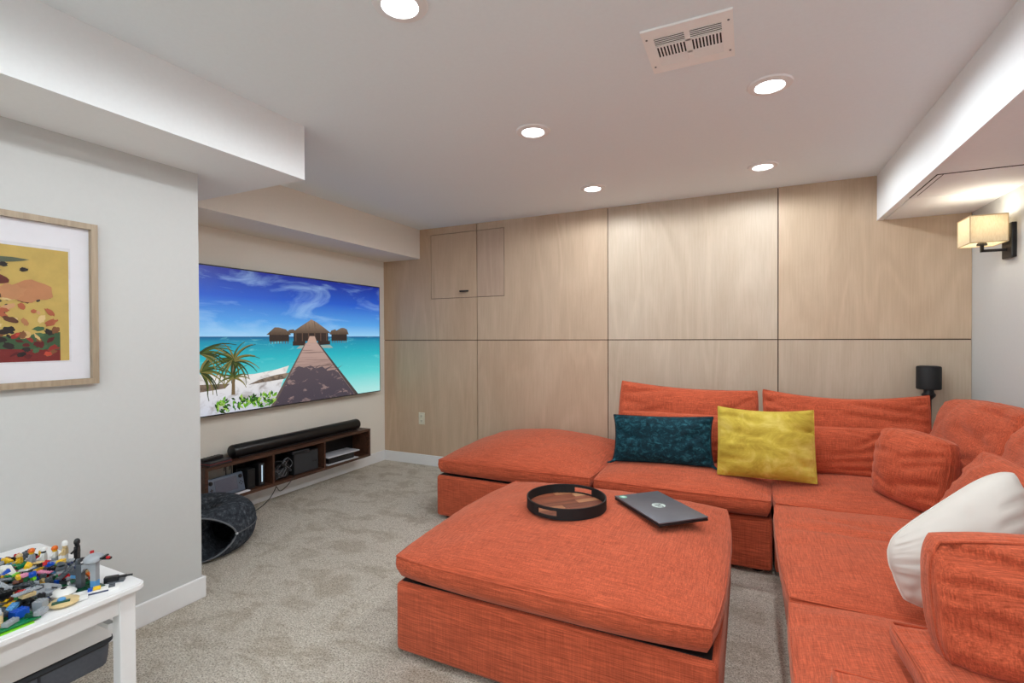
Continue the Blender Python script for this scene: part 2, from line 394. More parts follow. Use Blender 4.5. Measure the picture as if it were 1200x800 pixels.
# ------------------------------------------------------------------ ceiling vent
VENTW = plain('vent_enamel', srgb(248, 248, 246), 0.35, var=0.01)
def ceiling_vent():
    x0, x1, y0, y1 = -0.335, -0.043, 1.73, 2.02
    t = thing('ceiling_vent', 'square white metal air register with louvres in the ceiling', 'vent', ((x0 + x1) / 2, (y0 + y1) / 2, H))
    a = (x1 - x0) / 2; b = (y1 - y0) / 2; i = 0.03
    ix, iy = a - 0.036, b - 0.05
    f = MB(); z0, z1 = -0.007, 0.0
    f.box(-a, a, -b, -iy, z0, z1).box(-a, a, iy, b, z0, z1).box(-a, -ix, -iy, iy, z0, z1).box(ix, a, -iy, iy, z0, z1).box(-0.009, 0.009, -iy, iy, z0, z1)
    rows = [(-iy, -iy + 0.056), (-iy + 0.064, iy - 0.058), (iy - 0.050, iy)]
    f.box(-ix, ix, rows[0][1], rows[1][0], z0, z1).box(-ix, ix, rows[1][1], rows[2][0], z0, z1)
    f.build('frame', VENTW, t)
    MB().box(-ix, ix, -iy, iy, -0.0048, -0.0006).build('duct_opening', DARKHOLE, t)
    for k in range(2):
        cx0, cx1 = (-ix, -0.009) if k == 0 else (0.009, ix)
        for r, (ya, yb) in enumerate(rows):
            m = MB()
            if r != 1:
                n = 5 if r == 0 else 7
                for j in range(n):
                    yc = ya + (yb - ya) * (j + 0.5) / n; w_ = (yb - ya) / n * (0.17 if r == 0 else 0.40)
                    m.add([(cx0, yc - w_, -0.0065), (cx1, yc - w_, -0.0065), (cx1, yc + w_, -0.0065), (cx0, yc + w_, -0.0065),
                           (cx0, yc - w_, -0.0045), (cx1, yc - w_, -0.0045), (cx1, yc + w_, -0.0045), (cx0, yc + w_, -0.0045)],
                          [(0, 3, 2, 1), (4, 5, 6, 7), (0, 1, 5, 4), (1, 2, 6, 5), (2, 3, 7, 6), (3, 0, 4, 7)])
            else:
                n = 9
                for j in range(n + 1):
                    xc = cx0 + (cx1 - cx0) * j / n; w_ = 0.0028
                    m.box(xc - w_, xc + w_, ya, yb, -0.0065, -0.0045)
            m.build('louvre_bank', VENTW, t)
    for sx in (-1, 1):
        for sy in (-1, 1):
            MB().lathe([(0.0035, -0.009), (0.004, -0.007)], (sx * (a - 0.014), sy * (b - 0.05), 0), 8).build('screw', GREYMETAL, t)
ceiling_vent()

# ------------------------------------------------------------------ soft furnishing
def nz(x, y, z): return noise.noise(Vector((x, y, z)))
def cushion_mesh(name, w, h, t, edge, mat, cb=1.0, p=2.4, k=0.5, pinch=0.04, corner=0.03, seed=0, wr=0.006, n=40, folds=(), deform=None, gather=1.0, nfold=0, inset=0.0, bulge=0.10):
    """soft cushion: x width, y height, +z front. returns mesh and its front border loop"""
    def sp(i): # denser towards the border
        u = -1 + 2 * i / n; return math.sin(u * PI / 2) * 0.75 + u * 0.25
    us = [sp(i) for i in range(n + 1)]
    def outline(u, v):
        x = w / 2 * u * (1 - pinch * (1 - v * v) * u * u) * (1 - corner * (u * u * v * v) ** 1.5)
        y = h / 2 * v * (1 - pinch * (1 - u * u) * v * v) * (1 - corner * (u * u * v * v) ** 1.5)
        return x, y
    verts = []; faces = []; idx = {}
    fr = random.Random(int(seed * 100)); folds = list(folds)
    for q in range(nfold):   # slack creases running in from the corners and short sides
        sx = fr.choice((-1, 1)); sy = fr.uniform(-0.9, 0.9); L_ = fr.uniform(0.25, 0.6) * w * 0.6; a_ = fr.uniform(-0.45, 0.45) - sy * sx * 0.3
        xa = sx * w * 0.48; ya = sy * h * 0.48
        folds.append((xa, ya, xa - sx * L_ * math.cos(a_), ya + L_ * math.sin(a_) * sx, fr.uniform(0.006, 0.015) * min(1, t / 0.15), fr.uniform(0.010, 0.022)))
    def f(u, v): return max(0, (1 - abs(u) ** p)) ** k * max(0, (1 - abs(v) ** p)) ** k
    def disp(x, y, u, v, side):
        d = wr * (1.2 * nz(x * 5 + seed, y * 5, seed * 1.3 + side) + 0.7 * (0.35 - abs(nz(x * 9 + seed * 2, y * 17, side + 4.4))))
        ex = (1 - abs(u)); ey = (1 - abs(v))
        d += gather * wr * 1.6 * (nz(y * 46, seed + side, 3.0 if u > 0 else 8.0) * math.exp(-ex / 0.16) * min(1, ex * 12) + nz(x * 46, seed + side, 5.0 if v > 0 else 9.0) * math.exp(-ey / 0.16) * min(1, ey * 12))
        for (xa, ya, xb, yb, dep, wid) in folds:
            ab = Vector((xb - xa, yb - ya)); q = Vector((x - xa, y - ya)); s_ = max(0, min(1, q.dot(ab) / ab.dot(ab)))
            dist = (q - ab * s_).length
            d -= dep * math.exp(-(dist / wid) ** 2) * (1 - (2 * s_ - 1) ** 4 * 0.8)
        return d
    for side in (0, 1):
        for j in range(n + 1):
            for i in range(n + 1):
                u, v = us[i], us[j]; x, y = outline(u, v)
                amp = (t - edge) / 2 * (1 if side == 0 else cb)
                z = edge / 2 + amp * f(u, v)
                brd = (i in (0, n) or j in (0, n))
                if not brd: z += disp(x, y, u, v, side) * (1 if (side == 0 or cb > 0.3) else 0.2)
                if side:
                    z = -z
                    if inset: x *= 1 - 2 * inset / w; y *= 1 - 2 * inset / h
                idx[side, i, j] = len(verts); verts.append((x, y, z))
    for j in range(n):
        for i in range(n):
            faces.append((idx[0, i, j], idx[0, i + 1, j], idx[0, i + 1, j + 1], idx[0, i, j + 1]))
            faces.append((idx[1, i, j], idx[1, i, j + 1], idx[1, i + 1, j + 1], idx[1, i + 1, j]))
    ring = [(i, 0) for i in range(n)] + [(n, j) for j in range(n)] + [(i, n) for i in range(n, 0, -1)] + [(0, j) for j in range(n, 0, -1)]
    rows = [[idx[0, i, j] for i, j in ring]]
    if edge > 0.015:
        for q in (0.62, 0.38):
            row = []
            for i, j in ring:
                a = Vector(verts[idx[0, i, j]]); b = Vector(verts[idx[1, i, j]]); c = b.lerp(a, q)
                o = Vector((c.x, c.y)); o = Vector((c.x / (w / 2), c.y / (h / 2)))
                g = Vector((o.x * abs(o.x) ** 5, o.y * abs(o.y) ** 5)); g = g.normalized() if g.length else g
                bul = edge * bulge + 0.25 * wr * nz(c.x * 14, c.y * 14, q * 9 + seed)
                row.append(len(verts)); verts.append((c.x + g.x * bul, c.y + g.y * bul, c.z))
            rows.append(row)
    rows.append([idx[1, i, j] for i, j in ring])
    for a, b in zip(rows, rows[1:]):
        L = len(a)
        for q in range(L): faces.append((a[q], b[q], b[(q + 1) % L], a[(q + 1) % L]))
    if deform: verts = [deform(*v) for v in verts]
    loop = [verts[i] for i in rows[0]]
    m = MB(); m.add(verts, faces); me = m.mesh(name, mat); shade(me, 1.6)
    return me, loop
def basis(o, c, u, v):
    u = Vector(u).normalized(); v = Vector(v); v = (v - u * v.dot(u)).normalized(); nn = u.cross(v)
    o.matrix_world = Matrix(((u.x, v.x, nn.x, c[0]), (u.y, v.y, nn.y, c[1]), (u.z, v.z, nn.z, c[2]), (0, 0, 0, 1)))

# ---- sofa modules
FOOT = plain('black_sofa_foot', srgb(20, 18, 17), 0.6)
def sofa_module(label, x0, x1, y0, y1, name='sofa_module', seed=1, crown=0.10, cush=None, back=(), cat='sofa', folds=(), zt=0.298, group='rust sectional sofa modules', edge=0.085, k=0.6, p=2.2, corner=0.022):
    cx, cy = (x0 + x1) / 2, (y0 + y1) / 2
    t = thing(name, label, cat, (cx, cy, 0), 0, group)
    b = MB().rbox(x0 - cx, x1 - cx, y0 - cy, y1 - cy, 0.022, zt, 0.02, 3)
    b.build('base', ORANGE, t, True)
    MB().box(x0 - cx + 0.07, x1 - cx - 0.07, y0 - cy + 0.07, y1 - cy - 0.07, zt - 0.005, zt + 0.018).box(x0 - cx + 0.02, x1 - cx - 0.02, y0 - cy + 0.02, y1 - cy - 0.02, zt - 0.005, zt + 0.0025).build('deck_gap_shade', FOOT, t)  # black deck cloth, widened to stand in for shade under the cushion
    for sx in (-1, 1):
        for sy in (-1, 1):
            fx = sx * ((x1 - x0) / 2 - 0.07); fy = sy * ((y1 - y0) / 2 - 0.07)
            MB().lathe([(0.028, 0), (0.032, 0.024)], (fx, fy, 0), 12).build('foot', FOOT, t)
    a0, a1, b0, b1 = cush or (x0, x1, y0, y1)
    w_, h_ = a1 - a0, b1 - b0
    me, loop = cushion_mesh('seat_cushion', w_, h_, edge + crown * 2, edge, ORANGE, cb=0.02, p=p, k=k, pinch=-0.008, corner=corner, seed=seed, wr=0.006, n=50, folds=folds, gather=0.5, inset=0.014, bulge=0.14)
    c = link('seat_cushion', me, t, ((a0 + a1) / 2 - cx, (b0 + b1) / 2 - cy, zt + 0.017 + edge / 2))
    MB().tube(loop, 0.0028, 6, True).build('piping', ORANGE, c, True)
    for (p0, p1, q0, q1) in back:
        MB().rbox(p0 - cx, p1 - cx, q0 - cy, q1 - cy, zt + 0.003, 0.62, 0.03, 3).build('back_frame', ORANGE, t, True)
    return t
SY1 = 3.80    # back of the back row
sofa_module('wide rust linen chaise module without backrest below the wall outlet', -1.925, -0.835, 2.815, 3.90, seed=1.1, crown=0.135, k=0.62, p=2.0)
sofa_module('rust linen sofa seat under the teal and mustard pillows', -0.825, 0.115, 2.85, SY1, seed=2.2, crown=0.055, cush=(-0.825, 0.112, 2.80, 3.64), back=[(-0.825, 0.115, 3.65, SY1)])
sofa_module('rust linen corner seat of the sectional sofa', 0.125, 1.215, 2.85, SY1, seed=3.3, crown=0.055, cush=(0.118, 1.05, 2.785, 3.64), back=[(0.125, 1.215, 3.65, SY1), (1.065, 1.215, 2.85, 3.645)])
sofa_module('rust linen sofa seat by the right wall with a crease, second from the corner', 0.145, 1.215, 1.80, 2.84, seed=4.4, crown=0.055, cush=(0.112, 1.05, 1.795, 2.77), back=[(1.065, 1.215, 1.80, 2.84)],
            folds=[(-0.46, 0.12, 0.34, 0.00, 0.022, 0.028), (-0.34, 0.24, 0.0, 0.17, 0.014, 0.016), (-0.2, 0.17, 0.1, 0.14, 0.010, 0.014)])
sofa_module('rust linen sofa seat nearest the camera at the lower right', 0.145, 1.215, 0.76, 1.79, seed=5.5, crown=0.055, cush=(0.108, 1.05, 0.765, 1.785), back=[(1.065, 1.215, 0.76, 1.79)])
# ottoman
sofa_module('big square rust linen ottoman with the round tray and laptop on top', -1.238, -0.075, 1.525, 2.66, name='ottoman', seed=6.6, crown=0.085, cush=(-1.262, -0.070, 1.510, 2.655), cat='ottoman', zt=0.290, group='ottoman in front of the sofa', edge=0.08, k=0.58, p=2.1, corner=0.042)

# ---- loose cushions
def pillow(name, label, w, h, t, edge, mat, c, u, v, seed, cat='cushion', group=None, piping=None, **kw):
    me, loop = cushion_mesh(name, w, h, t, edge, mat, seed=seed, **kw)
    o = link(name, me); basis(o, c, u, v); tag(o, label, cat, group)
    if piping is not None:
        MB().tube(loop, piping[1], 6, True).build('piping', piping[0], o, True)
    return o
OP = (ORANGE, 0.0032)
GB = 'rust back cushions of the sofa'; GL = 'small rust lumbar cushions'
def sag(amount, w, h, lean=0.0):
    def f(x, y, z):   # top edge slumps between its corners
        k = max(0.0, y / (h / 2)); q = 1 - min(1, abs(2 * x / w)) ** 2
        return (x, y - amount * k * q + lean * k * x / w, z)
    return f
pillow('back_cushion', 'long rust back cushion behind the teal pillow', 0.91, 0.44, 0.20, 0.05, ORANGE, (-0.392, 3.575, 0.685), (1, 0, -0.02), (0.02, 0.26, 0.95), 11, group=GB, piping=OP, wr=0.010, pinch=0.015, nfold=9, deform=sag(0.028, 0.91, 0.44, -0.02))
pillow('back_cushion', 'long rust back cushion left of the black speaker', 0.88, 0.45, 0.20, 0.05, ORANGE, (0.518, 3.575, 0.675), (1, 0, 0.0), (0.0, 0.26, 0.95), 12, group=GB, piping=OP, wr=0.014, pinch=0.04, nfold=12, deform=sag(0.045, 0.88, 0.45, 0.0),
       folds=[(0.05, 0.17, 0.40, 0.10, 0.018, 0.022), (-0.05, 0.10, 0.38, 0.03, 0.014, 0.02)])
pillow('back_cushion', 'rust back cushion in the sofa corner below the black speaker', 0.86, 0.44, 0.27, 0.08, ORANGE, (1.02, 3.17, 0.675), (0, -1, 0.02), (0.28, 0, 0.95), 13, group=GB, piping=OP, wr=0.013, pinch=0.02, corner=0.07, nfold=12, deform=sag(-0.02, 0.86, 0.44, 0.03),
       folds=[(0.05, 0.08, 0.40, 0.02, 0.018, 0.022)])
pillow('back_cushion', 'rust back cushion at the right picture edge behind the white pillow', 0.86, 0.42, 0.25, 0.08, ORANGE, (1.0, 2.30, 0.675), (0, -1, 0.0), (0.30, 0, 0.95), 14, group=GB, piping=OP, wr=0.012, pinch=0.02, corner=0.07, nfold=10)
pillow('lumbar_cushion', 'rust lumbar cushion partly hidden behind the teal pillow', 0.74, 0.29, 0.13, 0.03, ORANGE, (-0.425, 3.36, 0.595), (1, 0, 0), (0, 0.22, 0.97), 15, group=GL, piping=OP, wr=0.008, nfold=6)
pillow('lumbar_cushion', 'rust lumbar cushion right beside the mustard pillow', 0.60, 0.275, 0.14, 0.03, ORANGE, (0.40, 3.36, 0.575), (1, 0, 0.02), (0, 0.22, 0.97), 16, group=GL, piping=OP, wr=0.010, nfold=5,
       folds=[(0.0, -0.07, 0.29, -0.04, 0.014, 0.014), (0.05, -0.10, 0.28, -0.10, 0.012, 0.012), (0.02, -0.03, 0.29, 0.01, 0.010, 0.014)])
pillow('lumbar_cushion', 'small rust cushion turned sideways in the sofa corner', 0.37, 0.34, 0.20, 0.04, ORANGE, (0.71, 2.93, 0.605), (0.50, -0.87, -0.03), (0.10, 0.12, 0.95), 17, group=GL, piping=OP, wr=0.012, corner=0.09, pinch=-0.02, nfold=6,
       folds=[(0.18, 0.10, 0.0, 0.04, 0.014, 0.014), (0.18, 0.06, 0.03, 0.0, 0.014, 0.014), (0.18, -0.03, -0.02, -0.09, 0.014, 0.016), (-0.16, -0.06, 0.05, -0.12, 0.012, 0.014)])
pillow('lumbar_cushion', 'rust cushion propped directly behind the white pillow', 0.56, 0.37, 0.17, 0.04, ORANGE, (0.80, 2.30, 0.60), (0.08, -1, -0.05), (0.45, 0, 0.9), 18, group=GL, piping=OP, wr=0.010, corner=0.06, pinch=-0.01, nfold=6)
tp = pillow('throw_pillow', 'teal crushed velvet lumbar pillow with pointed corners', 0.585, 0.285, 0.14, 0.0, TEAL, (-0.487, 3.175, 0.595), (1, 0.0, 0.04), (0, 0.28, 0.96), 19, 'pillow', piping=(plain('dark_teal_cord', srgb(4, 26, 36), 0.8), 0.005), wr=0.011, pinch=0.025, corner=-0.035, nfold=6, n=46)
for k_ in (-1, 1):
    tag(MB().tube([(k_ * 0.290, -0.142, 0.0), (k_ * 0.303, -0.150, 0.008), (k_ * 0.318, -0.158, 0.014), (k_ * 0.334, -0.160, 0.018)], lambda q: 0.010 * (1 - 0.6 * q), 7).build('corner_tassel', TEAL, tp, True), 'gathered teal corner')
pillow('throw_pillow', 'mustard yellow velvet square pillow', 0.49, 0.395, 0.18, 0.0, YELLOW, (0.085, 3.10, 0.64), (1, 0.0, 0.01), (0.0, 0.32, 0.95), 20, 'pillow', piping=(YELLOW, 0.003), wr=0.015, pinch=0.025, corner=0.01, nfold=7, n=46, deform=sag(0.018, 0.49, 0.395),
       folds=[(-0.22, 0.06, -0.02, 0.02, 0.013, 0.016), (-0.20, 0.0, -0.06, -0.02, 0.011, 0.013), (-0.2, 0.15, -0.02, 0.11, 0.012, 0.016), (-0.21, -0.06, -0.08, -0.06, 0.009, 0.013)])
def flop(x, y, z):
    k = max(0.0, (0.15 - x) / 0.30); yy = y
    if y > -0.12: yy = y - 0.21 * k ** 1.3 * (y + 0.12) / 0.3
    return (x - 0.02 * math.cos((yy + 0.05) * 8) * max(0, -x / 0.15), yy, z)
pillow('throw_pillow', 'white cotton pillow slumped on the right hand seat', 0.305, 0.41, 0.20, 0.0, WHITECLOTH, (0.551, 1.83, 0.660), (1, 0.10, 0.0), (0.0, 0.24, 0.95), 21, 'pillow', piping=(WHITECLOTH, 0.0025), wr=0.010, pinch=-0.04, corner=0.08, deform=flop, n=46,
       folds=[(0.15, 0.08, 0.05, 0.07, 0.010, 0.010), (0.15, 0.04, 0.06, 0.02, 0.010, 0.010), (0.15, 0.0, 0.05, -0.03, 0.010, 0.010), (0.15, 0.12, 0.06, 0.12, 0.008, 0.010), (-0.12, -0.16, -0.06, -0.08, 0.010, 0.012), (-0.08, -0.18, -0.04, -0.09, 0.010, 0.012)])
pillow('back_cushion', 'large rust cushion standing in the lower right foreground', 0.60, 0.285, 0.25, 0.08, ORANGE, (0.665, 1.40, 0.672), (1, -0.02, 0.08), (0.0, 0.08, 0.98), 22, group='foreground rust cushions', piping=OP, wr=0.016, pinch=0.0, corner=0.08, nfold=5, n=60,
       folds=[(-0.30, 0.13, -0.02, 0.06, 0.026, 0.018), (-0.26, 0.06, 0.1, 0.0, 0.016, 0.02), (-0.28, 0.02, -0.05, -0.06, 0.016, 0.022), (-0.1, 0.10, 0.3, 0.08, 0.014, 0.018)])
pillow('flat_cushion', 'flat rust cushion under the large foreground cushion', 0.52, 0.30, 0.085, 0.05, ORANGE, (0.580, 1.372, 0.500), (1, 0.04, 0), (0, 1, 0), 23, group='foreground rust cushions', piping=OP, wr=0.006)
pillow('flat_cushion', 'rust cushion corner at the bottom edge of the picture', 0.60, 0.36, 0.095, 0.06, ORANGE, (0.445, 1.035, 0.507), (1, -0.04, 0), (0.04, 1, 0), 24, group='foreground rust cushions', piping=OP, wr=0.005)

# ------------------------------------------------------------------ tray on the ottoman
def tray():
    R, hh = 0.178, 0.048
    t = thing('serving_tray', 'round black rimmed tray with a patchwork wooden bottom', 'tray', (-0.738, 2.105, 0.4755), math.radians(-9))
    n = 96; rim = MB(); vs = []; fs = []
    # rim ring with two slot handles cut through
    prof = [(R - 0.006, 0.0), (R, 0.0), (R, hh), (R - 0.006, hh)]
    zs = [0, 0.014, 0.036, hh]
    def hole(i, j):
        a = (i + 0.5) / n * 2 * PI
        for hc in (1.5 * PI, 0.5 * PI):
            d = abs((a - hc + PI) % (2 * PI) - PI)
            if d < 0.25 and j == 1: return True
        return False
    for rr in (R, R - 0.006):
        for z in zs:
            for i in range(n):
                a = i / n * 2 * PI; vs.append((rr * math.cos(a), rr * math.sin(a), z))
    V = lambda s_, j, i: s_ * 4 * n + j * n + i % n
    for i in range(n):
        for j in range(3):
            if not hole(i, j):
                fs.append((V(0, j, i), V(0, j, i + 1), V(0, j + 1, i + 1), V(0, j + 1, i)))
                fs.append((V(1, j, i), V(1, j + 1, i), V(1, j + 1, i + 1), V(1, j, i + 1)))
                for di in (-1, 1):
                    if hole(i + di, j):
                        k = i + (1 if di == 1 else 0)
                        fs.append((V(0, j, k), V(0, j + 1, k), V(1, j + 1, k), V(1, j, k)))
            else:
                fs.append((V(0, j, i), V(0, j, i + 1), V(1, j, i + 1), V(1, j, i)))
                fs.append((V(0, j + 1, i), V(0, j + 1, i + 1), V(1, j + 1, i + 1), V(1, j + 1, i)))
        fs.append((V(0, 3, i), V(0, 3, i + 1), V(1, 3, i + 1), V(1, 3, i))); fs.append((V(0, 0, i), V(1, 0, i), V(1, 0, i + 1), V(0, 0, i + 1)))
    rim.add(vs, fs).build('rim', SOFTBLACK, t, 0.9)
    tint = [((92, 44, 30), (136, 74, 48)), ((150, 92, 62), (178, 122, 84)), ((112, 56, 38), (152, 84, 56)), ((176, 126, 88), (198, 152, 112)), ((84, 40, 28), (124, 64, 44)), ((128, 68, 46), (160, 96, 66))]
    ms = [darkwood('acacia_%d' % i, srgb(*a), srgb(*b), (4, 70, 70)) for i, (a, b) in enumerate(tint)]
    rnd = random.Random(5); r = R - 0.0065; nb = 8; k = 0
    ys = [-r + 2 * r * i / nb for i in range(nb + 1)]
    for i in range(nb):
        ya, yb = ys[i] + 0.0006, ys[i + 1] - 0.0006
        cuts = sorted([-r] + [rnd.uniform(-0.7, 0.7) * r for _ in range(rnd.choice((1, 2)))] + [r])
        for xa, xb in zip(cuts, cuts[1:]):
            pts = []
            m_ = 6
            lim = lambda y: math.sqrt(max(0, r * r - y * y))
            bot = [(max(xa, -lim(ya + (yb - ya) * q / m_)) + 0.0006, ya + (yb - ya) * q / m_) for q in range(m_ + 1)]
            top = [(min(xb, lim(ya + (yb - ya) * q / m_)) - 0.0006, ya + (yb - ya) * q / m_) for q in range(m_, -1, -1)]
            if all(b_[0] < t_[0] - 0.004 for b_, t_ in zip(bot[1:-1], list(reversed(top))[1:-1])):
                wbk = MB().prism(bot + top, 0.003, 0.008, 'z').build('wood_block', ms[rnd.choice((0, 0, 1, 2, 2, 3, 4, 5))], t); wbk.rotation_euler = (0, 0, 0.95)
tray()

# ------------------------------------------------------------------ laptop
def text_mesh(body, size, shear=0.0):
    cu = bpy.data.curves.new('txt', 'FONT'); cu.body = body; cu.size = size; cu.shear = shear
    cu.align_x = 'CENTER'; cu.align_y = 'CENTER'; cu.extrude = 0.0002; cu.resolution_u = 3
    o = bpy.data.objects.new('txt', cu); COL.objects.link(o)
    bpy.context.view_layer.update()
    me = bpy.data.meshes.new_from_object(o.evaluated_get(bpy.context.evaluated_depsgraph_get()))
    bpy.data.objects.remove(o); return me
def laptop():
    # corners on the ottoman: (-.586,2.274) (-.389,2.451) (-.15,2.171) (-.293,2.033)
    t = thing('laptop_computer', 'closed grey laptop with a round logo lying on the ottoman', 'laptop', (-0.355, 2.232, 0.4760), math.radians(-47))
    W, Dp = 0.36, 0.235
    MB().rbox(-W / 2, W / 2, -Dp / 2, Dp / 2, 0.0, 0.010, 0.004).build('base', BLACK, t, True)
    MB().rbox(-W / 2, W / 2, -Dp / 2, Dp / 2, 0.0112, 0.0185, 0.003).build('lid', GREYMETAL, t, True)
    PALE = plain('pale_mint_mark', srgb(206, 222, 216), 0.35)
    d = MB().lathe([(0.029, 0.0186), (0.029, 0.0191)], (0.0, 0, 0), 32).build('logo_disc', PALE, t)
    me = text_mesh('hp', 0.052, 0.3); me.materials.append(GREYMETAL)
    link('logo_letters', me, d, (0, 0.004, 0.0194))
    s = MB().lathe([(0.017, 0.0186), (0.017, 0.0190)], (-0.15, -0.088, 0), 24).build('sticker', plain('green_sticker', srgb(120, 196, 168), 0.4), t)
    MB().lathe([(0.009, 0.0191), (0.009, 0.0193)], (-0.15, -0.088, 0), 16).build('sticker_centre', PALE, s)
    for x in (-0.11, 0.11): MB().rbox(x - 0.025, x + 0.025, Dp / 2 - 0.002, Dp / 2 + 0.003, 0.006, 0.014, 0.002).build('hinge', BLACK, t)
laptop()

# ------------------------------------------------------------------ television
def scr(c, s=1.0): return gradient('screen_' + '_'.join(map(str, c)), 2, [(0, srgb(*c)), (1, srgb(*c))], 0, 1, s)
def television():
    y0, y1, z0, z1 = 2.020, 3.793, 0.7153, 1.732; W, Hh = y1 - y0, z1 - z0
    t = thing('television', 'large flat wall television showing an overwater pier and turquoise sea', 'television', (XL, y0, z0))
    MB().rbox(0.066, 0.092, 0, W, 0, Hh, 0.004).build('cabinet', BLACK, t)
    MB().box(0.0, 0.066, 0.5, 1.3, 0.25, 0.75).build('wall_mount', BLACK, t)
    b = 0.009
    sw, sh = W - 2 * b, Hh - 2 * b
    m = MB(); mats = []; order = [0]
    def P(pts, mat):
        if mat not in mats: mats.append(mat)
        order[0] += 1; x = 0.0923 + order[0] * 0.00002
        m.poly([(x, b + max(0, min(1, s)) * sw, b + max(0, min(1, q)) * sh) for s, q in pts], mats.index(mat))
    E_ = 1.0
    sky = gradient('screen_sky', 2, [(0, srgb(150, 205, 240)), (0.22, srgb(84, 160, 228)), (0.6, srgb(28, 88, 196)), (1, srgb(10, 34, 138))], b + 0.525 * sh, b + sh, E_, ((1, 1.6, 6), 0.50, 0.85, srgb(170, 208, 242)))
    sea = gradient('screen_sea', 2, [(0, srgb(170, 226, 222)), (0.35, srgb(92, 208, 208)), (0.7, srgb(30, 176, 190)), (0.93, srgb(16, 140, 172)), (1, srgb(14, 84, 140))], b + 0.02 * sh, b + 0.527 * sh, E_, ((1, 7, 30), 0.58, 0.9, srgb(130, 222, 220)))
    sand = gradient('screen_sand', 2, [(0, srgb(196, 200, 214)), (1, srgb(236, 232, 226))], 0, 0.3, E_, ((1, 9, 14), 0.5, 0.75, srgb(150, 142, 140)))
    wood = gradient('screen_pier', 2, [(0, srgb(132, 112, 110)), (0.6, srgb(168, 140, 132)), (1, srgb(186, 156, 146))], 0.0, 0.47 * sh, E_, ((1, 1.5, 70), 0.52, 0.62, srgb(120, 98, 94)))
    shade_ = gradient('screen_pier_shade', 2, [(0, srgb(66, 60, 72)), (1, srgb(84, 74, 82))], 0.0, 0.3 * sh, E_, ((1, 9, 16), 0.57, 0.63, srgb(140, 118, 116)))
    thatch = gradient('screen_thatch', 2, [(0, srgb(82, 66, 54)), (1, srgb(150, 126, 108))], b + 0.55 * sh, b + 0.66 * sh, E_, ((1, 60, 8), 0.5, 0.7, srgb(98, 80, 66)))
    dark = scr((46, 36, 34)); post = scr((96, 72, 60)); rock = gradient('screen_rock', 2, [(0, srgb(120, 104, 90)), (1, srgb(168, 150, 130))], 0.2, 0.3, E_, ((1, 30, 30), 0.45, 0.65, srgb(84, 74, 66)))
    palm = [scr((70, 84, 34)), scr((40, 58, 24)), scr((120, 112, 60))]; plant = [scr((96, 160, 40)), scr((50, 110, 30)), scr((150, 190, 80)), scr((30, 66, 26))]
    P([(0, 0.525), (1, 0.525), (1, 1), (0, 1)], sky)
    P([(0, 0), (1, 0), (1, 0.527), (0, 0.527)], sea)
    P([(0, 0), (0.34, 0), (0.36, 0.16), (0.40, 0.30), (0.33, 0.275), (0.23, 0.255), (0.10, 0.26), (0, 0.28)], sand)
    P([(0.20, 0.18), (0.38, 0.20), (0.40, 0.245), (0.33, 0.235), (0.25, 0.21)], rock); P([(0, 0.16), (0.10, 0.17), (0.12, 0.20), (0, 0.21)], rock)
    # low foam under the house
    P([(0.44, 0.43), (0.66, 0.43), (0.64, 0.455), (0.46, 0.455)], scr((150, 168, 160)))
    for (a, c, e0, e1, ap_, base) in ((0.286, 0.413, 0.546, 0.546, (0.335, 0.597), 0.49), (0.635, 0.765, 0.55, 0.552, (0.722, 0.603), 0.49)):
        P([(a + 0.014, base), (c - 0.012, base), (c - 0.012, e0), (a + 0.014, e0)], dark)
        for i in range(7):
            s_ = a + 0.02 + (c - a - 0.04) * i / 6; P([(s_, base - 0.018), (s_ + 0.004, base - 0.018), (s_ + 0.004, base), (s_, base)], post)
        P([(a, e0 - 0.006), (c, e1 - 0.006), ((ap_[0] + c) / 2 + 0.01, (ap_[1] + e1) / 2 + 0.012), (ap_[0] + 0.012, ap_[1]), (ap_[0] - 0.008, ap_[1])], thatch)
    P([(0.385, 0.545), (0.44, 0.56), (0.425, 0.585), (0.40, 0.578)], thatch); P([(0.635, 0.55), (0.69, 0.56), (0.675, 0.59), (0.65, 0.58)], thatch)
    P([(0.425, 0.49), (0.628, 0.49), (0.628, 0.56), (0.425, 0.556)], dark)
    for i in range(6):
        s_ = 0.435 + 0.036 * i; P([(s_, 0.47), (s_ + 0.005, 0.47), (s_ + 0.005, 0.555), (s_, 0.555)], post)
    P([(0.50, 0.475), (0.56, 0.475), (0.545, 0.53), (0.515, 0.53)], scr((190, 156, 140)))
    P([(0.410, 0.553), (0.645, 0.557), (0.60, 0.605), (0.555, 0.648), (0.526, 0.668), (0.497, 0.64), (0.455, 0.60)], thatch)
    P([(0.42, 0.455), (0.49, 0.455), (0.49, 0.49), (0.42, 0.49)], dark); P([(0.565, 0.455), (0.64, 0.46), (0.64, 0.49), (0.565, 0.49)], dark)
    # pier
    P([(0.318, 0.0), (0.822, 0.0), (0.563, 0.475), (0.493, 0.475)], wood)
    P([(0.806, 0.0), (0.83, 0.0), (0.566, 0.478), (0.560, 0.475)], scr((70, 62, 62))); P([(0.305, 0.0), (0.322, 0.0), (0.494, 0.475), (0.489, 0.475)], scr((96, 84, 80)))
    rnd = random.Random(3)
    edge_pts = [(0.42, 0.262), (0.45, 0.292), (0.48, 0.275), (0.52, 0.29), (0.55, 0.262), (0.59, 0.275), (0.62, 0.235), (0.66, 0.24), (0.69, 0.215)]
    P([(0.32, 0.0), (0.805, 0.0)] + edge_pts[::-1] + [(0.40, 0.215)], shade_)
    for i in range(9):   # frond shadows
        a = rnd.uniform(0.45, 0.66); P([(a, 0.18 + rnd.uniform(0, 0.06)), (a + 0.10, 0.235 + rnd.uniform(0, 0.07)), (a + 0.012, 0.20)], shade_)
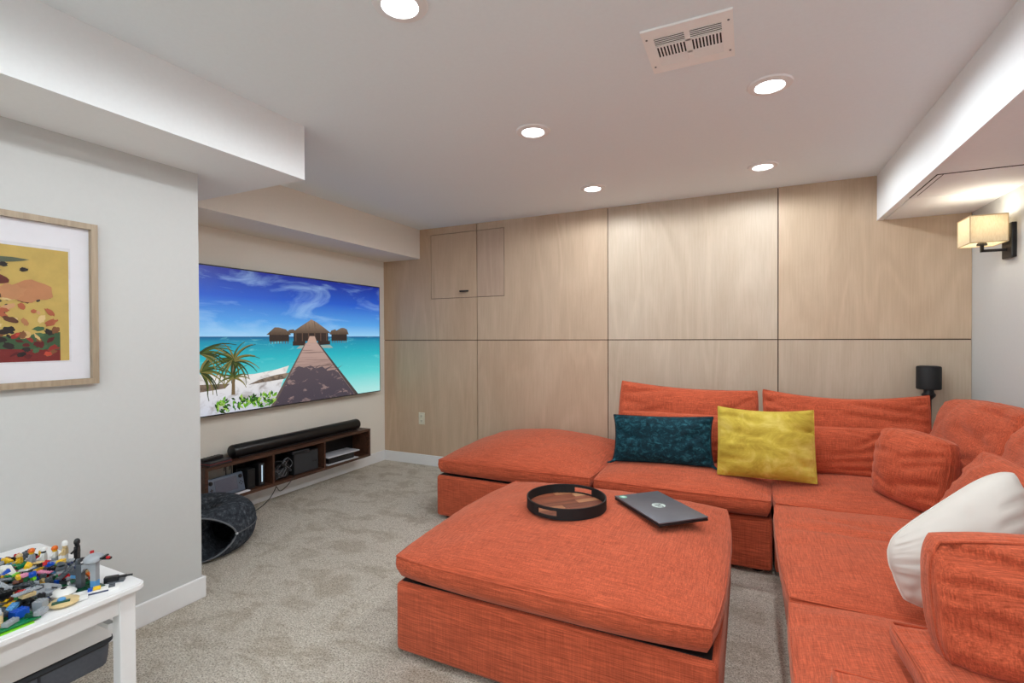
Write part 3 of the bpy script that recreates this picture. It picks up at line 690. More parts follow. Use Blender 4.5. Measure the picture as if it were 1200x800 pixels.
    # palms
    def fronds(s, q, n, a0, a1, L, seed):
        rr = random.Random(seed)
        for i in range(n):
            a = math.radians(a0 + (a1 - a0) * i / (n - 1) + rr.uniform(-6, 6)); l = L * rr.uniform(0.75, 1.1); px, py = s, q; w_ = 0.006; mt = palm[rr.randrange(3)]
            for k in range(5):
                nx, ny = px + math.cos(a) * l / 5, py + math.sin(a) * l / 5 * 1.6
                ww = w_ * (1 - k / 5.5); ox, oy = -math.sin(a) * ww, math.cos(a) * ww * 1.6
                P([(px - ox, py - oy), (nx - ox * 0.8, ny - oy * 0.8), (nx + ox * 0.8, ny + oy * 0.8), (px + ox, py + oy)], mt)
                px, py = nx, ny; a -= math.copysign(0.20, math.cos(a))
    P([(0.126, 0.12), (0.142, 0.12), (0.140, 0.34), (0.132, 0.34)], scr((110, 92, 66)))
    fronds(0.135, 0.36, 22, -70, 250, 0.12, 4)
    fronds(0.135, 0.24, 9, -20, 200, 0.075, 5)
    fronds(0.0, 0.30, 15, -60, 60, 0.13, 6)
    fronds(-0.0, 0.42, 9, -30, 40, 0.15, 7)
    for i in range(120):
        s_ = rnd.uniform(0.06, 0.32); q_ = rnd.uniform(0.0, 0.085); a = rnd.uniform(0.3, 2.8); l = rnd.uniform(0.015, 0.036)
        P([(s_, q_), (s_ + math.cos(a - 0.35) * l * 0.6, q_ + math.sin(a - 0.35) * l), (s_ + math.cos(a) * l, q_ + math.sin(a) * l * 1.6), (s_ + math.cos(a + 0.35) * l * 0.6, q_ + math.sin(a + 0.35) * l)], plant[rnd.randrange(4)])
    me = bpy.data.meshes.new('screen'); me.from_pydata(m.v, [], m.f)
    for q in mats: me.materials.append(q)
    me.polygons.foreach_set('material_index', m.m)
    tag(link('screen', me, t), 'lit screen picture of pier, thatched huts and turquoise sea')
television()

# ------------------------------------------------------------------ floating media shelf
SX, SYA, SYB, SZA, SZB = XL + 0.205, 1.99, 3.52, 0.155, 0.405
def media_shelf():
    t = thing('floating_shelf', 'dark walnut floating media shelf with three open bays', 'shelf', (XL, SYA, SZA))
    L = SYB - SYA; d = SX - XL; h = SZB - SZA; th = 0.02
    MB().box(0, d, 0, L, h - th, h).build('top_board', WALNUT, t)
    MB().box(0, d, 0, L, 0, th).build('bottom_board', WALNUT, t)
    for y in (0, L - th): MB().box(0, d - 0.001, y, y + th, th, h - th).build('end_board', WALNUT, t)
    for y in (0.50, 0.985): MB().box(0, d - 0.004, y, y + 0.016, th, h - th).build('divider', WALNUT, t)
    tag(MB().box(0.0, 0.005, 0.33, 0.499, th, h - th).box(0.0, 0.005, 0.517, 0.984, th, h - th).box(0.0, 0.005, 1.13, L - th, th, h - th).box(0.0, 0.005, 1.002, 1.13, th, h - 0.085).build('back_board', SOFTBLACK, t), 'black back board with cable cut-outs')
media_shelf()
ZI = SZA + 0.02
def soundbar():
    t = thing('soundbar', 'long black rounded soundbar on the walnut shelf', 'soundbar', (XL + 0.115, 2.225, SZB))
    L = 1.225; r = 0.047
    pr = [(0.003, 0.0), (r * 0.75, 0.001), (r * 0.93, 0.006), (r, 0.016), (r, L - 0.016), (r * 0.93, L - 0.006), (r * 0.75, L - 0.001), (0.003, L)]
    o = MB().lathe(pr, (0, 0, r + 0.002), 40, 'y'); o.build('body', plain('satin_black', srgb(12, 12, 14), 0.35), t, True)
    MB().rbox(-0.03, 0.03, 0.04, L - 0.04, 0.0, 0.008, 0.002).build('base', BLACK, t)
    for y in (0.05, L - 0.05): MB().lathe([(r + 0.0006, y - 0.001), (r + 0.0006, y + 0.001)], (0, 0, r + 0.002), 40, 'y').build('seam', CHARCOAL, t, True)
    tag(MB().rbox(r - 0.001, r + 0.001, L / 2 - 0.018, L / 2 + 0.018, r, r + 0.005, 0.0004).build('badge', CHARCOAL, t), 'small dark badge')
soundbar()
RED = plain('dark_red_plastic', srgb(120, 40, 44), 0.4)
t = thing('flat_console', 'dark slab with a red edge lying under the remote', 'console', (XL + 0.125, 2.095, SZB), math.radians(4))
MB().rbox(-0.075, 0.075, -0.08, 0.08, 0.0, 0.012, 0.004).build('lower_shell', CHARCOAL, t, True)
MB().rbox(-0.0755, 0.0755, -0.0805, 0.0805, 0.012, 0.018, 0.0015).build('red_band', RED, t)
MB().rbox(-0.075, 0.075, -0.08, 0.08, 0.018, 0.03, 0.004).build('upper_shell', CHARCOAL, t, True)
t = thing('remote_control', 'black remote control on the flat console', 'remote', (XL + 0.13, 2.085, SZB + 0.030), math.radians(8))
MB().rbox(-0.022, 0.022, -0.075, 0.07, 0.0, 0.022, 0.006).build('body', BLACK, t, True)
for i in range(4):
    for j in range(2): MB().lathe([(0.005, 0.021), (0.005, 0.024)], (-0.009 + 0.018 * j, -0.05 + 0.026 * i, 0), 10).build('button', CHARCOAL, t)

# tablet style game controller leaning in the left bay
PADBLUE = plain('slate_blue_plastic', srgb(96, 108, 124), 0.3)
def gamepad():
    t = thing('tablet_game_controller', 'slate blue tablet game controller leaning in the left bay', 'game controller', (SX - 0.05, 2.17, ZI + 0.001))
    t.rotation_euler = (0, math.radians(-14), math.radians(2))
    MB().rbox(-0.011, 0.011, -0.135, 0.135, 0, 0.135, 0.010, 3).build('body', PADBLUE, t, True)
    tag(MB().rbox(0.0105, 0.0125, -0.08, 0.08, 0.025, 0.115, 0.0008).build('screen', plain('dim_screen', srgb(98, 102, 116), 0.15), t), 'dull grey screen')
    for y in (-0.107, 0.107):
        s = MB().lathe([(0.013, 0.010), (0.014, 0.014), (0.006, 0.0145), (0.006, 0.019), (0.010, 0.020), (0.010, 0.022)], (0, y, 0.105), 20, 'x').build('stick', BLACK, t, True)
    for (dy, dz) in ((0, 0.011), (0, -0.011), (0.011, 0), (-0.011, 0)):
        MB().lathe([(0.0045, 0.010), (0.0045, 0.0135)], (0, 0.107 + dy, 0.06 + dz), 10, 'x').build('button', CHARCOAL, t)
    MB().rbox(0.010, 0.0135, -0.118, -0.096, 0.057, 0.063, 0.0005).rbox(0.010, 0.0135, -0.110, -0.104, 0.049, 0.071, 0.0005).build('direction_pad', CHARCOAL, t)
gamepad()
t = thing('paper_booklet', 'white paper booklet lying in front of the game controller', 'booklet', (SX - 0.018, 2.235, ZI + 0.0005), math.radians(3))
MB().box(-0.014, 0.016, -0.075, 0.075, 0, 0.0016).build('cover', MATBOARD, t); MB().box(-0.0135, 0.0155, -0.0745, 0.0745, 0.0017, 0.006).build('pages', MATBOARD, t)
t = thing('game_console', 'upright black console with a pale blue light strip', 'console', (SX - 0.075, 2.42, ZI))
MB().rbox(-0.06, 0.045, -0.024, 0.024, 0, 0.165, 0.006).build('body', BLACK, t, True)
tag(MB().rbox(0.0445, 0.0465, -0.004, 0.006, 0.03, 0.15, 0.0006).build('light_strip', emissive('pale_blue_light', srgb(150, 200, 230), 0.5), t), 'pale blue strip')
MB().rbox(0.0445, 0.048, -0.018, 0.014, 0.012, 0.02, 0.001).build('disc_slot', CHARCOAL, t)
t = thing('cable_box', 'black box standing between console and game controller', 'console', (SX - 0.10, 2.345, ZI))
MB().rbox(-0.07, 0.06, -0.03, 0.03, 0, 0.14, 0.004).build('body', SOFTBLACK, t); MB().rbox(0.0595, 0.062, -0.02, 0.02, 0.02, 0.12, 0.0008).build('front_panel', BLACK, t)

t = thing('av_receiver', 'matte black receiver box in the middle bay', 'receiver', (SX - 0.105, 2.82, ZI))
MB().rbox(-0.075, 0.07, -0.12, 0.12, 0, 0.165, 0.004).build('body', SOFTBLACK, t)
MB().rbox(0.0695, 0.073, -0.115, 0.115, 0.006, 0.16, 0.001).build('front_panel', CHARCOAL, t)
MB().rbox(0.0725, 0.075, 0.06, 0.10, 0.07, 0.08, 0.0005).build('button', BLACK, t)
t = thing('network_box', 'slim dark box lying on top of the receiver', 'box', (SX - 0.09, 2.765, ZI + 0.166), math.radians(-6))
MB().rbox(-0.05, 0.07, -0.075, 0.075, 0, 0.02, 0.003).build('body', CHARCOAL, t); MB().rbox(0.0695, 0.071, -0.06, 0.06, 0.006, 0.013, 0.0004).build('front_strip', BLACK, t)
t = thing('vr_headset', 'black headset with strap tangled in cables in the middle bay', 'headset', (SX - 0.075, 2.60, ZI), math.radians(-12))
MB().rbox(-0.04, 0.04, -0.065, 0.065, 0.0, 0.085, 0.025, 4).build('visor', BLACK, t, True)
MB().tube([(-0.035, 0.07 * math.cos(a), 0.05 + 0.075 * math.sin(a)) for a in [PI * i / 12 for i in range(13)]], 0.010, 8).build('strap', SOFTBLACK, t, True)
rnd = random.Random(11)
def cable(label, pts, r, mat, cat='cable', group='loose cables in the shelf'):
    P = []
    n = len(pts)
    for i in range(n - 1):
        p0 = Vector(pts[max(i - 1, 0)]); p1 = Vector(pts[i]); p2 = Vector(pts[i + 1]); p3 = Vector(pts[min(i + 2, n - 1)])
        for k in range(6):
            s = k / 6
            P.append(0.5 * (2 * p1 + (p2 - p0) * s + (2 * p0 - 5 * p1 + 4 * p2 - p3) * s * s + (3 * p1 - p0 - 3 * p2 + p3) * s ** 3))
    P.append(Vector(pts[-1]))
    o = MB().tube(P, r, 7).build('cable', mat, None, True); tag(o, label, cat, group); return o
GREYC = plain('grey_cable', srgb(96, 98, 102), 0.5)
for i, lab in enumerate(('thin black cable looping in front of the headset', 'grey cable coiled over the headset', 'black cable dangling over the edge of the middle bay', 'grey cable bundle end beside the receiver')):
    pts = []
    x = SX - 0.018 - 0.006 * i
    for k in range(8):
        pts.append((x + rnd.uniform(-0.004, 0.004), 2.56 + 0.028 * i + 0.045 * math.sin(k * 1.9 + i), ZI + 0.012 + 0.07 * (1 + math.cos(k * 1.3 + i * 2.1)) * 0.8 + 0.01 * i))
    cable(lab, pts, 0.0028, (BLACK, GREYC)[i % 2])
cable('black power cable hanging from the shelf down to the carpet', [(SX - 0.03, 2.70, ZI + 0.01), (SX + 0.006, 2.66, ZI + 0.002), (SX + 0.008, 2.60, 0.13), (SX + 0.008, 2.54, 0.11), (SX + 0.005, 2.51, 0.15), (SX + 0.004, 2.50, 0.13), (SX - 0.0, 2.45, 0.07), (SX - 0.02, 2.37, 0.02), (SX - 0.03, 2.25, 0.006)], 0.003, BLACK)
for i, y in enumerate((2.20, 2.24, 2.28)):
    cable(('black cable arching behind the game controller, left one', 'black cable arching behind the game controller, middle one', 'black cable arching behind the game controller, right one')[i],
          [(XL + 0.006, y + 0.05, ZI + 0.13), (XL + 0.03, y + 0.045, ZI + 0.19), (XL + 0.07, y + 0.02, ZI + 0.165), (XL + 0.10, y, ZI + 0.11), (XL + 0.11, y - 0.005, ZI + 0.05)], 0.0028, BLACK)
cable('dark cable looping at the back of the right bay', [(XL + 0.01, 3.00, ZI + 0.12), (XL + 0.03, 3.03, ZI + 0.17), (XL + 0.03, 3.07, ZI + 0.15), (XL + 0.03, 3.10, ZI + 0.18), (XL + 0.02, 3.13, ZI + 0.14)], 0.003, CHARCOAL)
SILVER = plain('pale_silver_plastic', srgb(206, 208, 214), 0.35)
t = thing('disc_game_console', 'white winged game console lying in the right bay', 'console', (SX - 0.09, 3.22, ZI), math.radians(-3))
MB().rbox(-0.075, 0.085, -0.19, 0.15, 0.0, 0.007, 0.003).build('lower_plate', SILVER, t, True)
MB().rbox(-0.07, 0.07, -0.17, 0.11, 0.007, 0.06, 0.006).build('body', BLACK, t, True)
MB().rbox(-0.075, 0.088, -0.19, 0.16, 0.060, 0.070, 0.004).build('upper_plate', SILVER, t, True)
MB().rbox(0.069, 0.072, 0.02, 0.08, 0.028, 0.033, 0.0005).build('disc_slot', CHARCOAL, t)

# ------------------------------------------------------------------ felt cat tunnel bed
def cat_bed():
    RO, rm, hz = 0.305, 0.12, 0.135
    Rm = RO - rm
    t = thing('cat_tunnel_bed', 'dark grey felt doughnut cat bed with an arched entrance', 'pet bed', (-2.915, 1.805, 0))
    na, nb = 120, 40; phi0, half = math.radians(-36), math.radians(42)
    def pt(a, b, k=1.0):
        rr = Rm + rm * k * math.copysign(abs(math.cos(b)) ** 0.85, math.cos(b)); z = hz + hz * k * math.copysign(abs(math.sin(b)) ** 0.85, math.sin(b))
        lump = 0.006 * nz(rr * math.cos(a) * 6, rr * math.sin(a) * 6, z * 6)
        return ((rr + lump) * math.cos(a), (rr + lump) * math.sin(a), max(0.002, z))
    def lim(a):   # half opening (up, down) as angle on the ring section at angle a
        d = abs((a - phi0 + PI) % (2 * PI) - PI) / half
        if d >= 1: return None
        s = math.cos(d * PI / 2)
        return (math.radians(62) * s ** 0.8, math.radians(64) * s ** 0.9)
    m = MB(); vs = []; fs = []
    # snap vertices near the opening border so that the rim is clean
    for layer, k in ((0, 1.0), (1, 0.93)):
        for i in range(na):
            a = 2 * PI * i / na; L = lim(a)
            for j in range(nb):
                if L:   # section angle runs only over the closed part
                    b = L[0] + (2 * PI - L[0] - L[1]) * j / (nb - 1)
                else:
                    b = 2 * PI * j / (nb - 1)
                vs.append(pt(a, b, k))
    V = lambda l, i, j: l * na * nb + (i % na) * nb + j
    for i in range(na):
        for j in range(nb - 1):
            fs.append((V(0, i, j), V(0, i + 1, j), V(0, i + 1, j + 1), V(0, i, j + 1)))
            fs.append((V(1, i, j), V(1, i, j + 1), V(1, i + 1, j + 1), V(1, i + 1, j)))
    for i in range(na):
        if lim(2 * PI * i / na) or lim(2 * PI * (i + 1) / na):
            fs.append((V(0, i, 0), V(0, i + 1, 0), V(1, i + 1, 0), V(1, i, 0)))
            fs.append((V(0, i, nb - 1), V(1, i, nb - 1), V(1, i + 1, nb - 1), V(0, i + 1, nb - 1)))
    me = bpy.data.meshes.new('felt_ring'); me.from_pydata(vs, [], fs); me.materials.append(FELT); shade(me, 1.2)
    link('felt_ring', me, t)
    rim = []; ang = [phi0 - half + 2 * half * i / 40 for i in range(41)]
    rim = [pt(a, (lim(a) or (0, 0))[0], 1.01) for a in ang] + [pt(a, -(lim(a) or (0, 0))[1], 1.01) for a in ang[::-1][1:-1]]
    MB().tube(rim, 0.0045, 8, True).build('entrance_rim', FELTRIM, t, True)
    zl = [pt(phi0 + half + (2 * PI - 2 * half) * i / 80, 0.0, 1.008) for i in range(81)]
    z = MB().tube(zl, 0.0035, 6).build('zipper', plain('grey_zip', srgb(84, 88, 94), 0.6), t, True)
    p = zl[0]; MB().rbox(p[0] - 0.006, p[0] + 0.006, p[1] - 0.006, p[1] + 0.006, p[2] - 0.006, p[2] + 0.006, 0.002).build('zipper_pull', SILVER, z)
cat_bed()

# ------------------------------------------------------------------ wall outlet
t = thing('wall_outlet', 'ivory double wall outlet on the plywood panel', 'outlet', (-2.872, D, 0.45))
MB().rbox(-0.035, 0.035, -0.006, 0, -0.058, 0.058, 0.003).build('cover_plate', IVORY, t)
for z in (-0.024, 0.024):
    s = MB().rbox(-0.016, 0.016, -0.009, -0.005, z - 0.015, z + 0.015, 0.003).build('socket', IVORY, t)
    MB().box(-0.008, -0.005, -0.0095, -0.0088, z - 0.004, z + 0.006).box(0.005, 0.008, -0.0095, -0.0088, z - 0.004, z + 0.006).box(-0.002, 0.002, -0.0095, -0.0088, z - 0.011, z - 0.007).build('slots', DARKHOLE, s)
MB().lathe([(0.003, -0.0068), (0.003, -0.005)], (0, 0, 0), 8, 'y').build('screw', IVORY, t)

# ------------------------------------------------------------------ framed print
def picture():
    y1, z0, z1 = 1.063, 1.062, 1.690; y0 = y1 - 0.72; W, Hh = y1 - y0, z1 - z0
    t = thing('framed_print', 'pale oak framed print with white mat and ochre picture', 'picture', (XN, y0, z0))
    fw = 0.022; dp = 0.03
    MB().box(0, dp, 0, W, Hh - fw, Hh).build('frame_rail', OAKFRAME, t); MB().box(0, dp, 0, W, 0, fw).build('frame_rail', OAKFRAME, t)
    MB().box(0, dp, 0, fw, fw, Hh - fw).build('frame_rail', OAKFRAME, t); MB().box(0, dp, W - fw, W, fw, Hh - fw).build('frame_rail', OAKFRAME, t)
    MB().box(0.004, 0.010, fw, W - fw, fw, Hh - fw).build('mat_board', MATBOARD, t)
    pa, pb, pz, pt_ = 0.09, 0.632, 0.095, 0.51
    MB().box(0.010, 0.0112, pa - 0.006, pb + 0.006, pz - 0.006, pt_ + 0.012).build('mat_bevel', plain('mat_bevel', srgb(226, 226, 232), 0.9), t)
    m = MB(); mats = []; k = [0]
    def P(pts, c):
        key = tuple(c)
        if key not in [q[0] for q in mats]: mats.append((key, plain('print_%d_%d_%d' % key, srgb(*c), 0.75, var=0.08, nscale=20)))
        i = [q[0] for q in mats].index(key); k[0] += 1
        m.poly([(0.0114 + k[0] * 0.00001, pa + max(0, min(1, s)) * (pb - pa), pz + max(0, min(1, q)) * (pt_ - pz)) for s, q in pts], i)
    P([(0, 0), (1, 0), (1, 1), (0, 1)], (200, 172, 96))
    rnd = random.Random(21)
    def blob(s, q, rs, rq, c, rot=0.0, n=16, j=0.22):
        pts = []
        for i in range(n):
            a = 2 * PI * i / n; r = 1 + rnd.uniform(-j, j); x = math.cos(a) * rs * r; y = math.sin(a) * rq * r
            pts.append((s + x * math.cos(rot) - y * math.sin(rot), q + x * math.sin(rot) + y * math.cos(rot)))
        P(pts, c)
    # plain stand-in: drifting shapes in the print's colours
    P([(0, 0), (0.95, 0), (0.95, 0.26), (0.7, 0.22), (0.4, 0.24), (0, 0.2)], (62, 92, 62))
    P([(0, 0), (0.95, 0), (0.95, 0.10), (0.5, 0.12), (0, 0.10)], (120, 40, 38))
    pal_low = [(150, 48, 42), (96, 30, 32), (188, 72, 52), (212, 180, 120), (46, 40, 38), (70, 104, 70), (128, 84, 52)]
    for i in range(110): blob(rnd.uniform(0.0, 0.93), rnd.uniform(0.02, 0.30), rnd.uniform(0.008, 0.035), rnd.uniform(0.008, 0.035), pal_low[rnd.randrange(7)], rnd.uniform(0, 3))
    pal_mid = [(44, 38, 38), (186, 128, 86), (206, 158, 116), (222, 196, 140), (96, 60, 44), (60, 52, 50), (176, 96, 66)]
    for i in range(80): blob(rnd.uniform(0.0, 0.9), rnd.uniform(0.30, 0.62), rnd.uniform(0.01, 0.045), rnd.uniform(0.008, 0.03), pal_mid[rnd.randrange(7)], rnd.uniform(0, 3))
    blob(0.80, 0.62, 0.10, 0.10, (190, 132, 92)); blob(0.70, 0.60, 0.07, 0.07, (196, 140, 98)); blob(0.55, 0.56, 0.10, 0.05, (46, 40, 42), -0.4)
    blob(0.35, 0.74, 0.28, 0.035, (178, 150, 96), 0.15); blob(0.15, 0.88, 0.06, 0.07, (120, 66, 52)); blob(0.55, 0.86, 0.20, 0.025, (96, 104, 84), 0.12)
    blob(0.48, 0.78, 0.10, 0.012, (120, 116, 92), 0.5); blob(0.66, 0.83, 0.022, 0.02, (52, 46, 44)); blob(0.76, 0.80, 0.022, 0.02, (52, 46, 44)); blob(0.62, 0.70, 0.06, 0.05, (104, 52, 44))
    me = bpy.data.meshes.new('print_sheet'); me.from_pydata(m.v, [], m.f)
    for _, q in mats: me.materials.append(q)
    me.polygons.foreach_set('material_index', m.m)
    tag(link('print_sheet', me, t), 'ochre sheet with red, green and dark shapes')
    g, nt, b = newmat('picture_glass'); b.inputs['Base Color'].default_value = (1, 1, 1, 1); b.inputs['Roughness'].default_value = 0.06
    b.inputs['Transmission Weight'].default_value = 1.0; b.inputs['IOR'].default_value = 1.02; b.inputs['Alpha'].default_value = 0.25
    MB().box(0.017, 0.0185, fw, W - fw, fw, Hh - fw).build('glass', g, t)
picture()

# ------------------------------------------------------------------ wall sconce
def sconce():
    t = thing('wall_sconce', 'bronze wall sconce with a square cream fabric shade', 'wall lamp', (XR, 3.455, 1.73))
    tag(MB().rbox(-0.022, 0, -0.055, 0.055, -0.09, 0.09, 0.004).build('back_plate', BRONZE, t), 'dark bronze square plate')
    # square arm: out from the plate, then up to the socket
    MB().rbox(-0.125, -0.02, -0.007, 0.007, -0.052, -0.038, 0.002).rbox(-0.127, -0.113, -0.007, 0.007, -0.052, -0.012, 0.002).build('arm', BRONZE, t)
    MB().lathe([(0.022, -0.016), (0.022, -0.008), (0.016, 0.0), (0.016, 0.03)], (-0.12, 0, 0), 20).build('socket', BRONZE, t, True)
    MB().lathe([(0.004, 0.03), (0.012, 0.034), (0.024, 0.05), (0.028, 0.07), (0.022, 0.09), (0.008, 0.098)], (-0.12, 0, -0.01), 20).build('bulb', emissive('warm_bulb', (1.0, 0.9, 0.75, 1), 9.0), t, True)
    m, nt, b = newmat('cream_shade_fabric')
    f = noisetex(nt, mapped(nt, (500, 500, 60)), 1, 2)
    nt.links.new(ramp(nt, f, [(0.3, srgb(226, 210, 176)), (0.7, srgb(246, 236, 212))]), b.inputs['Base Color'])
    b.inputs['Roughness'].default_value = 0.9; b.inputs['Specular IOR Level'].default_value = 0.1
    tr = node(nt, 'ShaderNodeBsdfTranslucent'); tr.inputs[0].default_value = srgb(250, 240, 218)
    mx = node(nt, 'ShaderNodeMixShader'); mx.inputs[0].default_value = 0.32
    nt.links.new(b.outputs[0], mx.inputs[1]); nt.links.new(tr.outputs[0], mx.inputs[2]); nt.links.new(mx.outputs[0], nt.nodes['Material Output'].inputs[0])
    x0, x1, y0, y1, z0, z1 = -0.195, -0.045, -0.085, 0.085, -0.010, 0.130; th = 0.002
    MB().box(x0, x1, y0, y0 + th, z0, z1).build('shade_panel', m, t); MB().box(x0, x1, y1 - th, y1, z0, z1).build('shade_panel', m, t)
    MB().box(x0, x0 + th, y0 + th, y1 - th, z0, z1).build('shade_panel', m, t); MB().box(x1 - th, x1, y0 + th, y1 - th, z0, z1).build('shade_panel', m, t)
    e = MB(); hem = plain('shade_hem', srgb(206, 186, 146), 0.9)
    for z in (z0, z1):
        e.tube([(x0, y0, z), (x1, y0, z), (x1, y1, z), (x0, y1, z)], 0.003, 6, True)
    for (x, y) in ((x0, y0), (x1, y0), (x0, y1), (x1, y1)): e.tube([(x, y, z0), (x, y, z1)], 0.0022, 6)
    e.build('shade_hem', hem, t)
    l = bpy.data.lights.new('bulb_light', 'POINT'); l.energy = SCONCE_W; l.color = (1.0, 0.93, 0.82); l.shadow_soft_size = 0.04
    o = bpy.data.objects.new('bulb_light', l); COL.objects.link(o); o.parent = t; o.location = (-0.12, 0, 0.105)
sconce()

# ------------------------------------------------------------------ speaker on a stand behind the corner
def speaker():
    t = thing('speaker_on_stand', 'black cylindrical speaker on a slim stand behind the sofa corner', 'speaker', (1.012, 3.872, 0))
    MB().lathe([(0.001, 0.0), (0.055, 0.0), (0.058, 0.004), (0.055, 0.012), (0.001, 0.012)], n=32).build('base_plate', SOFTBLACK, t, True)
    MB().lathe([(0.014, 0.012), (0.014, 0.845)], n=16).build('pole', SOFTBLACK, t, True)
    MB().lathe([(0.016, 0.84), (0.034, 0.862), (0.036, 0.872), (0.026, 0.885), (0.026, 0.905)], n=28).build('neck', BLACK, t, True)
    b = MB().lathe([(0.02, 0.904), (0.058, 0.904), (0.062, 0.908), (0.062, 1.040), (0.058, 1.046), (0.02, 1.046)], n=44).build('body', SOFTBLACK, t, True)
    MB().lathe([(0.045, 1.0455), (0.047, 1.049), (0.02, 1.0495)], n=32).build('control_ring', CHARCOAL, b, True)
speaker()

# ------------------------------------------------------------------ play table
TX0, TX1, TY0, TY1, TZ = -2.335, -1.652, 0.03, 0.872, 0.50
def play_table():
    cx, cy = (TX0 + TX1) / 2, (TY0 + TY1) / 2
    t = thing('play_table', 'low white wooden play table covered with toy bricks', 'table', (cx, cy, 0))
    a, b = (TX1 - TX0) / 2, (TY1 - TY0) / 2
    # rounded top
    r = 0.03; pts = []
    for (sx, sy, a0) in ((1, 1, 0), (-1, 1, 90), (-1, -1, 180), (1, -1, 270)):
        for k in range(7):
            g = math.radians(a0 + 15 * k); pts.append((sx * (a - r) + r * math.cos(g), sy * (b - r) + r * math.sin(g)))
    me = MB().prism(pts, TZ - 0.02, TZ, 'z').mesh('table_top', TRIM)
    bm = bmesh.new(); bm.from_mesh(me)
    bmesh.ops.bevel(bm, geom=[e for e in bm.edges if abs(e.verts[0].co.z - e.verts[1].co.z) < 1e-5], offset=0.004, segments=2, affect='EDGES'); bm.to_mesh(me); bm.free()
    link('table_top', me, t)
    lw = 0.042; ins = 0.022
    for sx in (-1, 1):
        for sy in (-1, 1):
            x1 = sx * (a - ins); y1 = sy * (b - ins); x0 = x1 - sx * lw; y0 = y1 - sy * lw
            MB().rbox(min(x0, x1), max(x0, x1), min(y0, y1), max(y0, y1), 0, TZ - 0.02, 0.003).build('leg', TRIM, t)
    az0, az1 = TZ - 0.078, TZ - 0.0201
    for sx in (-1, 1):
        x1 = sx * (a - ins - 0.006); x0 = x1 - sx * 0.018
        MB().box(min(x0, x1), max(x0, x1), -(b - ins - lw), b - ins - lw, az0, az1).build('apron', TRIM, t)
    for sy in (-1, 1):
        y1 = sy * (b - ins - 0.006); y0 = y1 - sy * 0.018
        MB().box(-(a - ins - lw), a - ins - lw, min(y0, y1), max(y0, y1), az0, az1).build('apron', TRIM, t)
    # bin rail under the table
    MB().box(0.178, 0.196, -(b - ins - 0.006), b - ins - 0.006, 0.308, 0.372).build('bin_rail', TRIM, t)
    MB().box(-0.196, -0.178, -(b - ins - 0.006), b - ins - 0.006, 0.308, 0.372).build('bin_rail', TRIM, t)
    for sy in (-1, 1):
        y = sy * (b - ins - 0.035)
        MB().box(-a + ins + lw, a - ins - lw, min(y, y - sy * 0.018), max(y, y - sy * 0.018), 0.373, 0.389).build('rail_bar', TRIM, t)
play_table()
def fabric_bin():
    # grey fabric bin slung between the rails
    x0, x1, y0, y1, z0, z1 = -0.19, 0.19, -0.38, 0.38, 0.215, 0.306
    t = thing('storage_bin', 'grey fabric storage bin hanging below the white play table', 'bin', ((TX0 + TX1) / 2, 0.470, 0))
    n = 4; vs = []
    prof = [(0.80, z0), (0.92, z0 + 0.006), (0.975, z0 + 0.03), (1.0, z0 + 0.06), (1.0, z1)]
    m = MB()
    def ring(k, z, c=0.03):
        pts = []
        a, b = x1 * k + (1 - k) * 0.1, y1 * (0.9 + 0.1 * k)
        for (sx, sy, a0) in ((1, 1, 0), (-1, 1, 90), (-1, -1, 180), (1, -1, 270)):
            for q in range(5):
                g = math.radians(a0 + 22.5 * q); pts.append((sx * (a - c) + c * math.cos(g), sy * (b - c) + c * math.sin(g), z))
        return pts
    rows = [ring(k, z) for k, z in prof] + [ring(0.985, z1), ring(0.985, z0 + 0.06), ring(0.9, z0 + 0.012)]
    L = len(rows[0]); vs = [p for r_ in rows for p in r_]; fs = []
    for j in range(len(rows) - 1):
        for i in range(L): fs.append((j * L + i, j * L + (i + 1) % L, (j + 1) * L + (i + 1) % L, (j + 1) * L + i))
    fs.append(tuple(range(L))[::-1]); fs.append(tuple((len(rows) - 1) * L + i for i in range(L)))
    m.add(vs, fs).build('body', GREYFAB, t, 0.8)
    DG = plain('dark_grey_webbing', srgb(52, 55, 60), 0.9)
    MB().tube([(p[0] * 1.004, p[1] * 1.003, z1 - 0.01) for p in ring(1.0, 0)], 0.010, 6, True).build('top_band', DG, t, True)
    for y in (0.0, -0.2, 0.2):
        MB().tube([(x1 + 0.001, y, z1 - 0.01), (x1 + 0.001, y, z0 + 0.06), (x1 * 0.975 + 0.004, y, z0 + 0.03), (x1 * 0.92 + 0.01, y, z0 + 0.006)], 0.004, 6).build('seam', DG, t, True)
fabric_bin()
t = thing('storage_box', 'pale grey box with black lid standing on the carpet under the play table', 'box', (-1.93, 0.45, 0))
MB().rbox(-0.15, 0.15, -0.25, 0.25, 0, 0.16, 0.01).build('body', plain('pale_grey_plastic', srgb(176, 178, 184), 0.5), t)
MB().rbox(-0.155, 0.155, -0.255, 0.255, 0.16, 0.18, 0.006).build('lid', BLACK, t)

